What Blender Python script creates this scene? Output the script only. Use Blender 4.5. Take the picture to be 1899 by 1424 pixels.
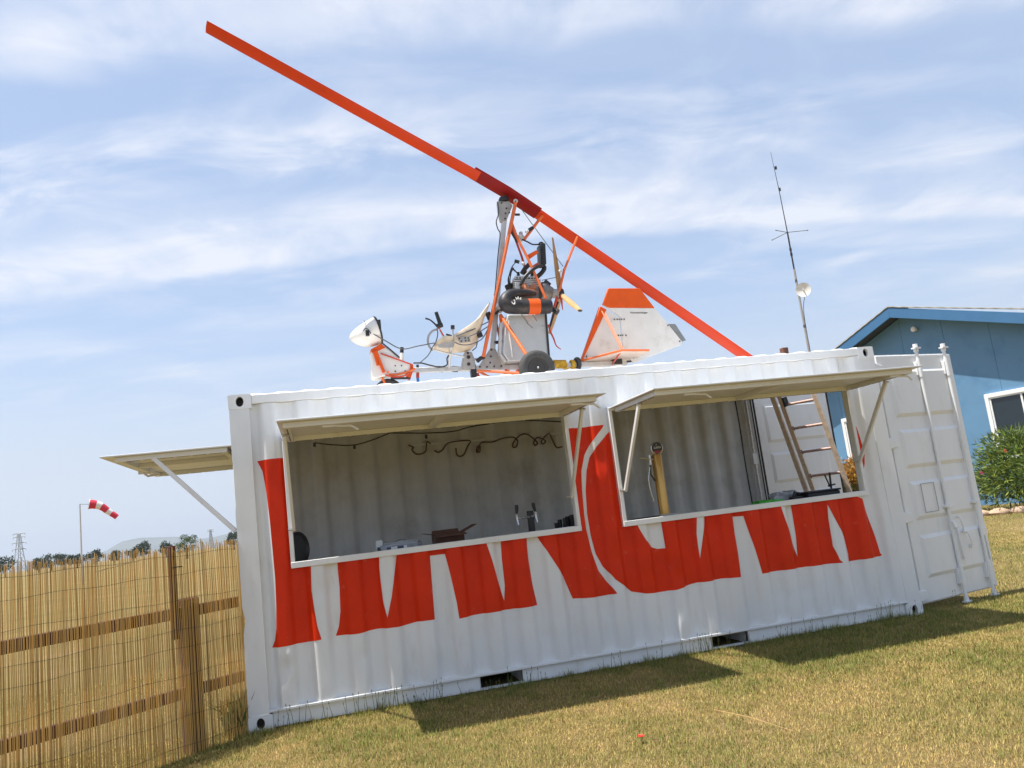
import bpy, bmesh, math, random
import numpy as np
from mathutils import Vector, Matrix

for o in list(bpy.data.objects):
    bpy.data.objects.remove(o)
S = bpy.context.scene
COL = S.collection
PI = math.pi
rad = math.radians
R = random.Random(7)

# ------------------------------------------------------------------ camera
CAM = Vector((0.62582, -6.65722, 1.41105))
YAW, PITCH, ROLL, FPX = 0.253766, 0.156948, -0.120174, 1478.618
W0, H0 = 1899.0, 1424.0
fwd = Vector((math.sin(YAW) * math.cos(PITCH), math.cos(YAW) * math.cos(PITCH), math.sin(PITCH)))
r0 = Vector((math.cos(YAW), -math.sin(YAW), 0)); u0 = r0.cross(fwd)
RIGHT = r0 * math.cos(ROLL) + u0 * math.sin(ROLL)
UP = -r0 * math.sin(ROLL) + u0 * math.cos(ROLL)
cd = bpy.data.cameras.new('camera'); cam = bpy.data.objects.new('camera', cd); COL.objects.link(cam)
cam.matrix_world = Matrix(((RIGHT.x, UP.x, -fwd.x, CAM.x), (RIGHT.y, UP.y, -fwd.y, CAM.y), (RIGHT.z, UP.z, -fwd.z, CAM.z), (0, 0, 0, 1)))
cd.sensor_fit = 'HORIZONTAL'; cd.sensor_width = 36; cd.lens = FPX * 36 / W0
cd.clip_start = 0.1; cd.clip_end = 40000
S.camera = cam

def ray(px, py):
    return (RIGHT * ((px - W0 / 2) / FPX) - UP * ((py - H0 / 2) / FPX) + fwd)
def on_y(px, py, Y):                     # measured point on the vertical plane y = Y
    d = ray(px, py); return CAM + d * ((Y - CAM.y) / d.y)
def on_z(px, py, Z):
    d = ray(px, py); return CAM + d * ((Z - CAM.z) / d.z)
def at_dist(px, py, D):
    d = ray(px, py); return CAM + d * (D / math.hypot(d.x, d.y))

# ------------------------------------------------------------------ light
SUN = Vector((-0.365, -0.021, 1.0)).normalized()
sl = bpy.data.lights.new('sun', 'SUN'); so = bpy.data.objects.new('sun', sl); COL.objects.link(so)
sl.energy = 5.0; sl.angle = rad(0.53); sl.color = (1.0, 0.95, 0.87)
so.rotation_euler = (-SUN).to_track_quat('-Z', 'Y').to_euler()
so.location = (0, 0, 30)
SUN_EL = math.asin(SUN.z); SUN_AZ = math.atan2(SUN.x, SUN.y)

wd = bpy.data.worlds.new('World'); S.world = wd; wd.use_nodes = True
nt = wd.node_tree; nt.nodes.clear()
def N(t, **k):
    n = nt.nodes.new(t)
    for a, b in k.items(): setattr(n, a, b)
    return n
def L(a, b): nt.links.new(a, b)
def M(op, a, b=None, c=None, clamp=False):
    n = N('ShaderNodeMath', operation=op, use_clamp=clamp)
    for i, q in enumerate((a, b, c)):
        if q is None: continue
        if isinstance(q, (int, float)): n.inputs[i].default_value = q
        else: L(q, n.inputs[i])
    return n.outputs[0]
sky = N('ShaderNodeTexSky', sky_type='NISHITA', sun_disc=False, sun_elevation=SUN_EL, sun_rotation=SUN_AZ, altitude=60, air_density=1.0, dust_density=1.6, ozone_density=1.8)
tc = N('ShaderNodeTexCoord'); sp = N('ShaderNodeSeparateXYZ'); L(tc.outputs['Generated'], sp.inputs[0])
zz = M('ADD', M('MAXIMUM', sp.outputs[2], 0.0), 0.10)
cx, cy = M('DIVIDE', sp.outputs[0], zz), M('DIVIDE', sp.outputs[1], zz)
# cloud sheet coordinates, turned so that the streaks run along one axis
CA = rad(-10)
ca = M('ADD', M('MULTIPLY', cx, math.cos(CA)), M('MULTIPLY', cy, math.sin(CA)))
cb = M('SUBTRACT', M('MULTIPLY', cy, math.cos(CA)), M('MULTIPLY', cx, math.sin(CA)))
def noise(va, vb, sa, sb, scale, detail, rough, dist=0.0, off=0.0):
    c = N('ShaderNodeCombineXYZ'); L(M('MULTIPLY', va, sa), c.inputs[0]); L(M('MULTIPLY', vb, sb), c.inputs[1]); c.inputs[2].default_value = off
    t = N('ShaderNodeTexNoise'); t.inputs['Scale'].default_value = scale; t.inputs['Detail'].default_value = detail
    t.inputs['Roughness'].default_value = rough; t.inputs['Distortion'].default_value = dist
    L(c.outputs[0], t.inputs['Vector']); return t.outputs[0]
def smooth(v, lo, hi):
    n = N('ShaderNodeMapRange', interpolation_type='SMOOTHSTEP'); L(v, n.inputs[0])
    n.inputs[1].default_value = lo; n.inputs[2].default_value = hi; return n.outputs[0]
n_big = noise(ca, cb, 0.6, 1.0, 0.9, 3, 0.5, 0.3, 3.1)
n_streak = noise(ca, cb, 0.45, 1.5, 1.7, 6, 0.52, 0.5, 7.7)
n_fine = noise(ca, cb, 0.8, 1.4, 3.0, 9, 0.60, 0.6, 1.3)
n_feather = noise(ca, cb, 1.5, 0.8, 2.8, 8, 0.62, 0.4, 4.4)
wob = M('MULTIPLY', M('SUBTRACT', noise(ca, cb, 1, 1, 1.1, 5, 0.6, 0.5, 9.2), 0.5), 0.34)
cw = M('ADD', cb, wob)
def band(lo, mid, hi, edge):              # soft towards the zenith, crisp towards the horizon
    return M('MULTIPLY', smooth(cw, lo, mid), M('SUBTRACT', 1.0, smooth(cw, hi, hi + edge)))
feather = smooth(n_feather, 0.22, 0.72)
b1 = M('MULTIPLY', band(1.70, 2.12, 2.17, 0.09), M('ADD', M('MULTIPLY', feather, 0.75), 0.25))
b2 = M('MULTIPLY', band(1.05, 1.24, 1.27, 0.10), feather)
b3 = M('MULTIPLY', band(1.42, 1.62, 1.70, 0.22), M('MULTIPLY', smooth(n_fine, 0.32, 0.72), smooth(n_big, 0.36, 0.60)))
b4 = M('MULTIPLY', band(2.50, 2.66, 2.72, 0.20), smooth(n_streak, 0.36, 0.70))
c1 = M('MULTIPLY', smooth(n_streak, 0.45, 0.80), smooth(n_big, 0.36, 0.66))
c2 = M('MULTIPLY', smooth(n_fine, 0.40, 0.80), smooth(n_big, 0.28, 0.64))
lowfade = smooth(sp.outputs[2], 0.08, 0.22)          # the streaks dissolve in the bright low haze
streaks = M('ADD', M('ADD', M('MULTIPLY', c1, 0.55), M('MULTIPLY', c2, 0.62)), M('ADD', M('MULTIPLY', b1, 0.80), M('ADD', M('MULTIPLY', b2, 0.60), M('ADD', M('MULTIPLY', b3, 0.55), M('MULTIPLY', b4, 0.35)))))
streaks = M('MINIMUM', M('MULTIPLY', streaks, lowfade), 0.92)
m0 = N('ShaderNodeMixRGB'); m0.inputs[0].default_value = 0.50; L(sky.outputs[0], m0.inputs[1]); m0.inputs[2].default_value = (2.5, 3.2, 4.5, 1)   # thin high veil
mx = N('ShaderNodeMixRGB'); L(streaks, mx.inputs[0]); L(m0.outputs[0], mx.inputs[1]); mx.inputs[2].default_value = (4.6, 4.75, 5.2, 1)
low = M('MULTIPLY', M('SUBTRACT', 1.0, smooth(sp.outputs[2], 0.0, 0.26)), 0.92)
mh = N('ShaderNodeMixRGB'); L(low, mh.inputs[0]); L(mx.outputs[0], mh.inputs[1]); mh.inputs[2].default_value = (3.85, 4.02, 4.4, 1)
bg = N('ShaderNodeBackground'); bg.inputs[1].default_value = 0.125; L(mh.outputs[0], bg.inputs[0])
wo = N('ShaderNodeOutputWorld'); L(bg.outputs[0], wo.inputs[0])

S.view_settings.view_transform = 'Standard'; S.view_settings.look = 'None'
S.view_settings.exposure = 0.66; S.view_settings.gamma = 1.0; S.view_settings.use_curve_mapping = False
S.render.engine = 'CYCLES'
S.cycles.volume_bounces = 0; S.cycles.max_bounces = 6; S.cycles.diffuse_bounces = 4; S.cycles.transparent_max_bounces = 8

# ------------------------------------------------------------------ materials
MATS = {}
def mat(name, col, rough=0.5, metal=0.0, var=0.0, vscale=8.0, bump=0.0, bscale=60.0, dirt=None, dscale=3.0, damt=0.3, trans=0.0, alpha=1.0, spec=0.5, stretch=None, sub=0.0, dlo=.5, dhi=.75, rvar=0.1):
    """procedural paint / metal / wood: base colour with noise variation, dirt patches and fine relief"""
    if name in MATS: return MATS[name]
    m = bpy.data.materials.new(name); m.use_nodes = True; t = m.node_tree; b = t.nodes['Principled BSDF']
    b.inputs['Roughness'].default_value = rough; b.inputs['Metallic'].default_value = metal
    b.inputs['Specular IOR Level'].default_value = spec
    c4 = (*col, 1); b.inputs['Base Color'].default_value = c4
    co = t.nodes.new('ShaderNodeTexCoord'); src = co.outputs['Object']
    if stretch:
        mp = t.nodes.new('ShaderNodeMapping'); mp.inputs['Scale'].default_value = stretch; t.links.new(src, mp.inputs[0]); src = mp.outputs[0]
    last = None
    if var > 0:
        n = t.nodes.new('ShaderNodeTexNoise'); n.inputs['Scale'].default_value = vscale; n.inputs['Detail'].default_value = 6; n.inputs['Roughness'].default_value = .6
        t.links.new(src, n.inputs['Vector'])
        r = t.nodes.new('ShaderNodeValToRGB'); t.links.new(n.outputs[0], r.inputs[0])
        r.color_ramp.elements[0].position = .3; r.color_ramp.elements[1].position = .7
        r.color_ramp.elements[0].color = (*[max(0, c * (1 - var)) for c in col], 1); r.color_ramp.elements[1].color = (*[min(1, c * (1 + var)) for c in col], 1)
        last = r.outputs[0]
        rm = t.nodes.new('ShaderNodeMapRange'); t.links.new(n.outputs[0], rm.inputs[0]); rm.inputs[3].default_value = max(0, rough - rvar); rm.inputs[4].default_value = min(1, rough + rvar)
        t.links.new(rm.outputs[0], b.inputs['Roughness'])
    if dirt:
        n = t.nodes.new('ShaderNodeTexNoise'); n.inputs['Scale'].default_value = dscale; n.inputs['Detail'].default_value = 8; n.inputs['Roughness'].default_value = .68
        t.links.new(src, n.inputs['Vector'])
        mr = t.nodes.new('ShaderNodeMapRange'); mr.interpolation_type = 'SMOOTHSTEP'; t.links.new(n.outputs[0], mr.inputs[0])
        mr.inputs[1].default_value = dlo; mr.inputs[2].default_value = dhi; mr.inputs[4].default_value = damt
        mi = t.nodes.new('ShaderNodeMixRGB'); t.links.new(mr.outputs[0], mi.inputs[0])
        if last: t.links.new(last, mi.inputs[1])
        else: mi.inputs[1].default_value = c4
        mi.inputs[2].default_value = (*dirt, 1); last = mi.outputs[0]
    if last: t.links.new(last, b.inputs['Base Color'])
    if bump > 0:
        n = t.nodes.new('ShaderNodeTexNoise'); n.inputs['Scale'].default_value = bscale; n.inputs['Detail'].default_value = 4
        t.links.new(src, n.inputs['Vector'])
        bp = t.nodes.new('ShaderNodeBump'); bp.inputs['Strength'].default_value = bump; bp.inputs['Distance'].default_value = .01
        t.links.new(n.outputs[0], bp.inputs['Height']); t.links.new(bp.outputs[0], b.inputs['Normal'])
    if trans: b.inputs['Transmission Weight'].default_value = trans
    if alpha < 1: b.inputs['Alpha'].default_value = alpha
    if sub: b.inputs['Subsurface Weight'].default_value = sub
    MATS[name] = m; return m

WHITE = mat('container_white', (.76, .765, .76), .36, var=.05, vscale=2.5, bump=.16, bscale=9, dirt=(.42, .38, .31), dscale=7, damt=.30, dlo=.52, dhi=.78, stretch=(1, 1, .30))
CREAM = mat('hatch_cream', (.73, .74, .74), .45, var=.05, vscale=3, dirt=(.42, .36, .26), dscale=6, damt=.3)
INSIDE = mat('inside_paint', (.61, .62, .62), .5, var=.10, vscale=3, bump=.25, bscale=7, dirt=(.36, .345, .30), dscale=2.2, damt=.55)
REDP = mat('letter_red', (.69, .030, .003), .42, var=.09, vscale=4, bump=.12, bscale=9, dirt=(.66, .30, .24), dscale=11, damt=.35, dlo=.60, dhi=.76, spec=.2)
ORANGE = mat('orange_paint', (.72, .095, .006), .45, spec=.3, var=.08, vscale=9)
ORANGET = mat('orange_tube', (.76, .16, .035), .36, var=.10, vscale=14)
REDT = mat('red_tube', (.55, .055, .02), .35, var=.1, vscale=14)
BLADE = mat('blade_red', (.62, .045, .006), .48, spec=.3, var=.10, vscale=2.5, dirt=(.40, .03, .01), dscale=5, damt=.4)
HUBRED = mat('hub_dark_red', (.25, .007, .009), .5, spec=.2, var=.12, vscale=6)
GWHITE = mat('glider_white', (.76, .73, .68), .35, var=.05, vscale=6, dirt=(.45, .36, .27), dscale=7, damt=.4)
ALU = mat('aluminium', (.60, .58, .55), .42, metal=.55, var=.10, vscale=12, dirt=(.25, .20, .15), dscale=14, damt=.4)
STEEL = mat('steel', (.55, .55, .55), .28, metal=.9, var=.1, vscale=20)
GREYP = mat('grey_plate', (.40, .375, .35), .5, metal=.25, var=.12, vscale=16, dirt=(.2, .15, .1), dscale=12, damt=.4)
SEATM = mat('seat_fibreglass', (.70, .58, .43), .42, var=.06, vscale=7, dirt=(.36, .24, .13), dscale=8, damt=.55)
BLACK = mat('black_plastic', (.018, .018, .02), .42, var=.2, vscale=20)
RUBBER = mat('rubber', (.055, .053, .050), .75, var=.3, vscale=25, bump=.2, bscale=80)
MUFF = mat('muffler_black', (.030, .029, .032), .5, metal=.3, var=.3, vscale=14, dirt=(.16, .11, .07), dscale=9, damt=.6)
ENGINE = mat('engine_metal', (.22, .21, .20), .48, metal=.6, var=.3, vscale=30, bump=.4, bscale=90)
COPPER = mat('hot_metal', (.42, .17, .09), .4, metal=.7, var=.3, vscale=30)
WOODP = mat('propeller_wood', (.40, .22, .08), .35, var=.2, vscale=5, stretch=(14, 14, 1.2))
WOODL = mat('propeller_pale_wood', (.52, .34, .15), .35, var=.15, vscale=6)
TANK = mat('tank_grey', (.50, .51, .50), .30, metal=.15, var=.06, vscale=5, dirt=(.30, .28, .24), dscale=4, damt=.4)
CABLE = mat('cable_grey', (.10, .10, .11), .5)
ROPE = mat('rope_yellow', (.62, .36, .03), .8, var=.35, vscale=60)
BLUEM = mat('strap_blue', (.03, .20, .55), .6)
BOLT = mat('bolt_dark', (.05, .045, .04), .45, metal=.5)
TAB = mat('trim_tab_grey', (.22, .23, .23), .5, var=.1, vscale=20)
RIM = mat('wheel_rim', (.06, .055, .05), .4, metal=.4)
WIREM = mat('thin_wire', (.16, .16, .16), .5)

# ------------------------------------------------------------------ mesh helpers
def vec(p): return p if isinstance(p, Vector) else Vector(p)
class MB:
    def __init__(s): s.v = []; s.f = []; s.mi = []
    def add(s, vs, fs, mi=0):
        k = len(s.v); s.v += [tuple(q) for q in vs]; s.f += [tuple(i + k for i in f) for f in fs]; s.mi += [mi] * len(fs); return s
    def box(s, a, b, mi=0):
        (x0, y0, z0), (x1, y1, z1) = a, b
        return s.add([(x0, y0, z0), (x1, y0, z0), (x1, y1, z0), (x0, y1, z0), (x0, y0, z1), (x1, y0, z1), (x1, y1, z1), (x0, y1, z1)],
                     [(0, 3, 2, 1), (4, 5, 6, 7), (0, 1, 5, 4), (1, 2, 6, 5), (2, 3, 7, 6), (3, 0, 4, 7)], mi)
    def bar(s, a, b, w, h, up=(0, 0, 1), mi=0, w2=None, h2=None):
        a, b = vec(a), vec(b); d = (b - a).normalized(); u = vec(up); x = d.cross(u)
        if x.length < 1e-4: x = d.cross(Vector((1, 0, 0)))
        x.normalize(); y = x.cross(d).normalized()
        w2 = w if w2 is None else w2; h2 = h if h2 is None else h2
        q = [(a, w, h), (b, w2, h2)]; vs = []
        for p, ww, hh in q:
            vs += [p - x * ww / 2 - y * hh / 2, p + x * ww / 2 - y * hh / 2, p + x * ww / 2 + y * hh / 2, p - x * ww / 2 + y * hh / 2]
        return s.add(vs, [(0, 1, 2, 3), (7, 6, 5, 4), (0, 4, 5, 1), (1, 5, 6, 2), (2, 6, 7, 3), (3, 7, 4, 0)], mi)
    def tube(s, pts, r, n=8, cap=True, mi=0, flat=1.0):
        pts = [vec(p) for p in pts]; m = len(pts)
        rs = r if isinstance(r, (list, tuple)) else [r] * m
        if 4 <= m <= 60 and rs[0] < .09:          # round the corners of hoses and cables
            q2, r2 = [], []; K = 5
            for i in range(m - 1):
                p0, p1, p2, p3 = pts[max(i - 1, 0)], pts[i], pts[i + 1], pts[min(i + 2, m - 1)]
                for k in range(K):
                    t = k / K; q2.append(.5 * (2 * p1 + (p2 - p0) * t + (2 * p0 - 5 * p1 + 4 * p2 - p3) * t * t + (3 * p1 - p0 - 3 * p2 + p3) * t ** 3)); r2.append(rs[i] + (rs[i + 1] - rs[i]) * t)
            q2.append(pts[-1]); r2.append(rs[-1]); pts, rs = q2, r2; m = len(pts)
        t0 = (pts[1] - pts[0]).normalized(); ref = Vector((0, 0, 1)) if abs(t0.z) < .9 else Vector((1, 0, 0))
        x = t0.cross(ref).normalized(); vs = []; fs = []
        for i, p in enumerate(pts):
            t = (pts[min(i + 1, m - 1)] - pts[max(i - 1, 0)]).normalized()
            x = (x - t * x.dot(t)).normalized(); y = t.cross(x)
            for k in range(n):
                a = 2 * PI * k / n; vs.append(p + x * (math.cos(a) * rs[i]) + y * (math.sin(a) * rs[i] * flat))
        for i in range(m - 1):
            for k in range(n):
                a, b = i * n + k, i * n + (k + 1) % n; fs.append((a, a + n, b + n, b))
        if cap: fs.append(tuple(range(n))); fs.append(tuple(reversed(range((m - 1) * n, m * n))))
        return s.add(vs, fs, mi)
    def prism(s, poly, ext, mi=0):
        poly = [vec(p) for p in poly]; e = vec(ext); n = len(poly)
        vs = poly + [p + e for p in poly]
        fs = [tuple(range(n)), tuple(reversed(range(n, 2 * n)))] + [(i, i + n, (i + 1) % n + n, (i + 1) % n) for i in range(n)]
        return s.add(vs, fs, mi)
    def lathe(s, o, ax, prof, n=20, mi=0, closed=False):
        o = vec(o); a = vec(ax).normalized(); ref = Vector((0, 0, 1)) if abs(a.z) < .9 else Vector((1, 0, 0))
        x = a.cross(ref).normalized(); y = a.cross(x); m = len(prof); vs = []; fs = []
        for r_, h in prof:
            for k in range(n):
                t = 2 * PI * k / n; vs.append(o + a * h + x * (r_ * math.cos(t)) + y * (r_ * math.sin(t)))
        for i in range(m if closed else m - 1):
            j = (i + 1) % m
            for k in range(n):
                fs.append((i * n + k, j * n + k, j * n + (k + 1) % n, i * n + (k + 1) % n))
        if not closed: fs.append(tuple(range(n))); fs.append(tuple(reversed(range((m - 1) * n, m * n))))
        return s.add(vs, fs, mi)
    def ball(s, c, rx, ry=None, rz=None, n=12, m=8, mi=0):
        ry = ry or rx; rz = rz or rx; c = vec(c); vs = []; fs = []
        for i in range(m + 1):
            p = PI * i / m
            for k in range(n):
                t = 2 * PI * k / n; vs.append(c + Vector((rx * math.sin(p) * math.cos(t), ry * math.sin(p) * math.sin(t), rz * math.cos(p))))
        for i in range(m):
            for k in range(n): fs.append((i * n + k, (i + 1) * n + k, (i + 1) * n + (k + 1) % n, i * n + (k + 1) % n))
        return s.add(vs, fs, mi)
    def build(s, name, material, parent=None, smooth=38, bevel=0.0, kind=None, label=None, fixn=True):
        me = bpy.data.meshes.new(name); me.from_pydata(s.v, [], s.f)
        mats = material if isinstance(material, (list, tuple)) else [material]
        for q in mats: me.materials.append(q)
        if len(mats) > 1: me.polygons.foreach_set('material_index', s.mi)
        if fixn or bevel:
            bm = bmesh.new(); bm.from_mesh(me)
            bmesh.ops.remove_doubles(bm, verts=bm.verts, dist=1e-6)
            bmesh.ops.recalc_face_normals(bm, faces=bm.faces)
            bm.to_mesh(me); bm.free()
        o = bpy.data.objects.new(name, me); COL.objects.link(o)
        if smooth:
            me.shade_smooth(); me.set_sharp_from_angle(angle=rad(smooth))
        if bevel:
            bv = o.modifiers.new('edge', 'BEVEL'); bv.width = bevel; bv.segments = 2; bv.limit_method = 'ANGLE'; bv.angle_limit = rad(40)
        return attach(o, parent, kind, label)
def attach(o, parent=None, kind=None, label=None):
    if parent is not None:
        o.parent = parent
        if parent.type == 'EMPTY': o.matrix_parent_inverse = Matrix.Translation(-parent.location)
    if kind: o['kind'] = kind
    if label: o['label'] = label
    return o
def tag(o, label, cat, group=None):
    o['label'] = label; o['category'] = cat
    if group: o['group'] = group
    return o
def thing(name, label, cat, loc, group=None):
    o = bpy.data.objects.new(name, None); COL.objects.link(o); o.location = loc; o.empty_display_size = .2
    return tag(o, label, cat, group)
def boxp(name, a, b, m, parent, bevel=.004, **k): return MB().box(a, b).build(name, m, parent, bevel=bevel, **k)
def text_mesh(name, body, size, origin, xdir, ydir, m, parent, extrude=.0008, shear=0.0, align='LEFT'):
    cu = bpy.data.curves.new(name, 'FONT'); cu.body = body; cu.size = size; cu.extrude = extrude; cu.shear = shear; cu.align_x = align; cu.resolution_u = 3
    to = bpy.data.objects.new('tmp_text', cu); COL.objects.link(to)
    me = bpy.data.meshes.new_from_object(to.evaluated_get(bpy.context.evaluated_depsgraph_get()))
    bpy.data.objects.remove(to); bpy.data.curves.remove(cu)
    x = vec(xdir).normalized(); y = vec(ydir).normalized(); z = x.cross(y); o3 = vec(origin)
    for v in me.vertices: v.co = o3 + x * v.co.x + y * v.co.y + z * v.co.z
    me.name = name; me.materials.clear(); me.materials.append(m)
    o = bpy.data.objects.new(name, me); COL.objects.link(o); return attach(o, parent)
def np_mesh(name, verts, tri, material, cols=None, parent=None, kind=None, quads=False, smooth=False):
    me = bpy.data.meshes.new(name); nv, nf = len(verts), len(tri); k = 4 if quads else 3
    me.vertices.add(nv); me.vertices.foreach_set('co', np.asarray(verts, dtype=np.float32).ravel())
    me.loops.add(nf * k); me.loops.foreach_set('vertex_index', np.asarray(tri, dtype=np.int32).ravel())
    me.polygons.add(nf); me.polygons.foreach_set('loop_start', np.arange(nf, dtype=np.int32) * k)
    me.update(calc_edges=True)
    if cols is not None:
        ca_ = me.color_attributes.new('Col', 'FLOAT_COLOR', 'POINT')
        ca_.data.foreach_set('color', np.hstack([cols, np.ones((nv, 1))]).astype(np.float32).ravel())
    me.materials.append(material)
    if smooth: me.shade_smooth()
    o = bpy.data.objects.new(name, me); COL.objects.link(o); return attach(o, parent, kind)
def leaf_mat(name, rough=.55, transl=.35, tint=(1, 1, 1)):
    m = bpy.data.materials.new(name); m.use_nodes = True; t = m.node_tree; b = t.nodes['Principled BSDF']
    a = t.nodes.new('ShaderNodeVertexColor'); a.layer_name = 'Col'; t.links.new(a.outputs[0], b.inputs['Base Color'])
    b.inputs['Roughness'].default_value = rough; b.inputs['Specular IOR Level'].default_value = .3
    tr = t.nodes.new('ShaderNodeBsdfTranslucent'); t.links.new(a.outputs[0], tr.inputs[0])
    mxs = t.nodes.new('ShaderNodeMixShader'); mxs.inputs[0].default_value = transl
    t.links.new(b.outputs[0], mxs.inputs[1]); t.links.new(tr.outputs[0], mxs.inputs[2])
    t.links.new(mxs.outputs[0], t.nodes['Material Output'].inputs[0]); return m
GRASSM = leaf_mat('grass_blades', .6, .25)
LEAFM = leaf_mat('leaves', .5, .25)
REEDM = leaf_mat('reeds', .6, .12)
rng = np.random.default_rng(11)

# ================================================================== SETTING
# ground: one sheet to the horizon
def ground():
    m = bpy.data.materials.new('ground_soil'); m.use_nodes = True; t = m.node_tree; b = t.nodes['Principled BSDF']
    b.inputs['Roughness'].default_value = .95; b.inputs['Specular IOR Level'].default_value = .1
    co = t.nodes.new('ShaderNodeTexCoord')
    def nz(sc, det=7, ro=.6):
        n = t.nodes.new('ShaderNodeTexNoise'); n.inputs['Scale'].default_value = sc; n.inputs['Detail'].default_value = det; n.inputs['Roughness'].default_value = ro
        t.links.new(co.outputs['Object'], n.inputs['Vector']); return n.outputs[0]
    def ramp(v, stops):
        r = t.nodes.new('ShaderNodeValToRGB'); t.links.new(v, r.inputs[0]); e = r.color_ramp.elements
        e[0].position, e[0].color = stops[0][0], (*stops[0][1], 1); e[1].position, e[1].color = stops[1][0], (*stops[1][1], 1)
        for p, c in stops[2:]:
            q = e.new(p); q.color = (*c, 1)
        return r.outputs[0]
    fine = ramp(nz(38, 9, .72), [(.28, (.07, .05, .022)), (.5, (.25, .175, .075)), (.72, (.46, .33, .16))])
    big = ramp(nz(.45, 5), [(.35, (.09, .095, .028)), (.55, (.19, .155, .055)), (.72, (.33, .22, .12))])
    mi = t.nodes.new('ShaderNodeMixRGB'); mi.inputs[0].default_value = .5; t.links.new(fine, mi.inputs[1]); t.links.new(big, mi.inputs[2])
    t.links.new(mi.outputs[0], b.inputs['Base Color'])
    bp = t.nodes.new('ShaderNodeBump'); bp.inputs['Strength'].default_value = .8; bp.inputs['Distance'].default_value = .03
    t.links.new(nz(45, 8, .75), bp.inputs['Height']); t.links.new(bp.outputs[0], b.inputs['Normal'])
    mb = MB(); rs = [0, 12, 40, 150, 600, 2500, 9000, 16000]; n = 48
    vs = [(6, 0, 0)]; fs = []
    for r_ in rs[1:]:
        for k in range(n): vs.append((6 + r_ * math.cos(2 * PI * k / n), r_ * math.sin(2 * PI * k / n), 0))
    for k in range(n): fs.append((0, 1 + k, 1 + (k + 1) % n))
    for i in range(len(rs) - 2):
        for k in range(n):
            a, b_ = 1 + i * n + k, 1 + i * n + (k + 1) % n; fs.append((a, a + n, b_ + n, b_))
    mb.add(vs, fs); return mb.build('ground', m, kind='structure', smooth=0)
ground()

def hill(name, D, prof, colr, depth):
    vs = []; fs = []; n = len(prof); rows = [(-depth, 0.0), (-depth * .55, .42), (-depth * .2, .85), (0, 1.0), (depth * .6, .6), (depth, 0)]
    hr = random.Random(D)
    for px, h in prof:
        base = at_dist(px, 1000, D); dr = Vector((base.x - CAM.x, base.y - CAM.y, 0)).normalized()
        for off, k in rows:
            j = 1 + (hr.uniform(-.12, .12) if 0 < k < 1 else 0)
            vs.append((base.x + dr.x * off, base.y + dr.y * off, max(-1, h * k * j) if k > 0 else -2))
    m = len(rows)
    for i in range(n - 1):
        for k in range(m - 1): a = i * m + k; fs.append((a, a + 1, a + m + 1, a + m))
    mm = mat(name + '_scrub', colr, .95, var=.25, vscale=.004, spec=.05)
    return MB().add(vs, fs).build(name, mm, kind='structure', smooth=60)
def ridge_h(pts, D):                     # px, skyline py -> height at distance D
    return [(px, max(4, at_dist(px, py, D).z)) for px, py in pts]
hill('hills', 6000, ridge_h([(150, 1040), (198, 1020), (212, 1012), (226, 1004), (245, 1000), (262, 997), (300, 996), (330, 995), (352, 1000), (372, 999), (395, 996), (430, 988), (480, 990), (560, 1000), (700, 985)], 6000), (.10, .11, .085), 900)
hill('far_ridge', 9000, ridge_h([(-500, 1080), (-300, 1062), (-100, 1050), (0, 1042), (100, 1034), (160, 1028), (260, 1015), (420, 995)], 9000), (.10, .11, .09), 1200)

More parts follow.
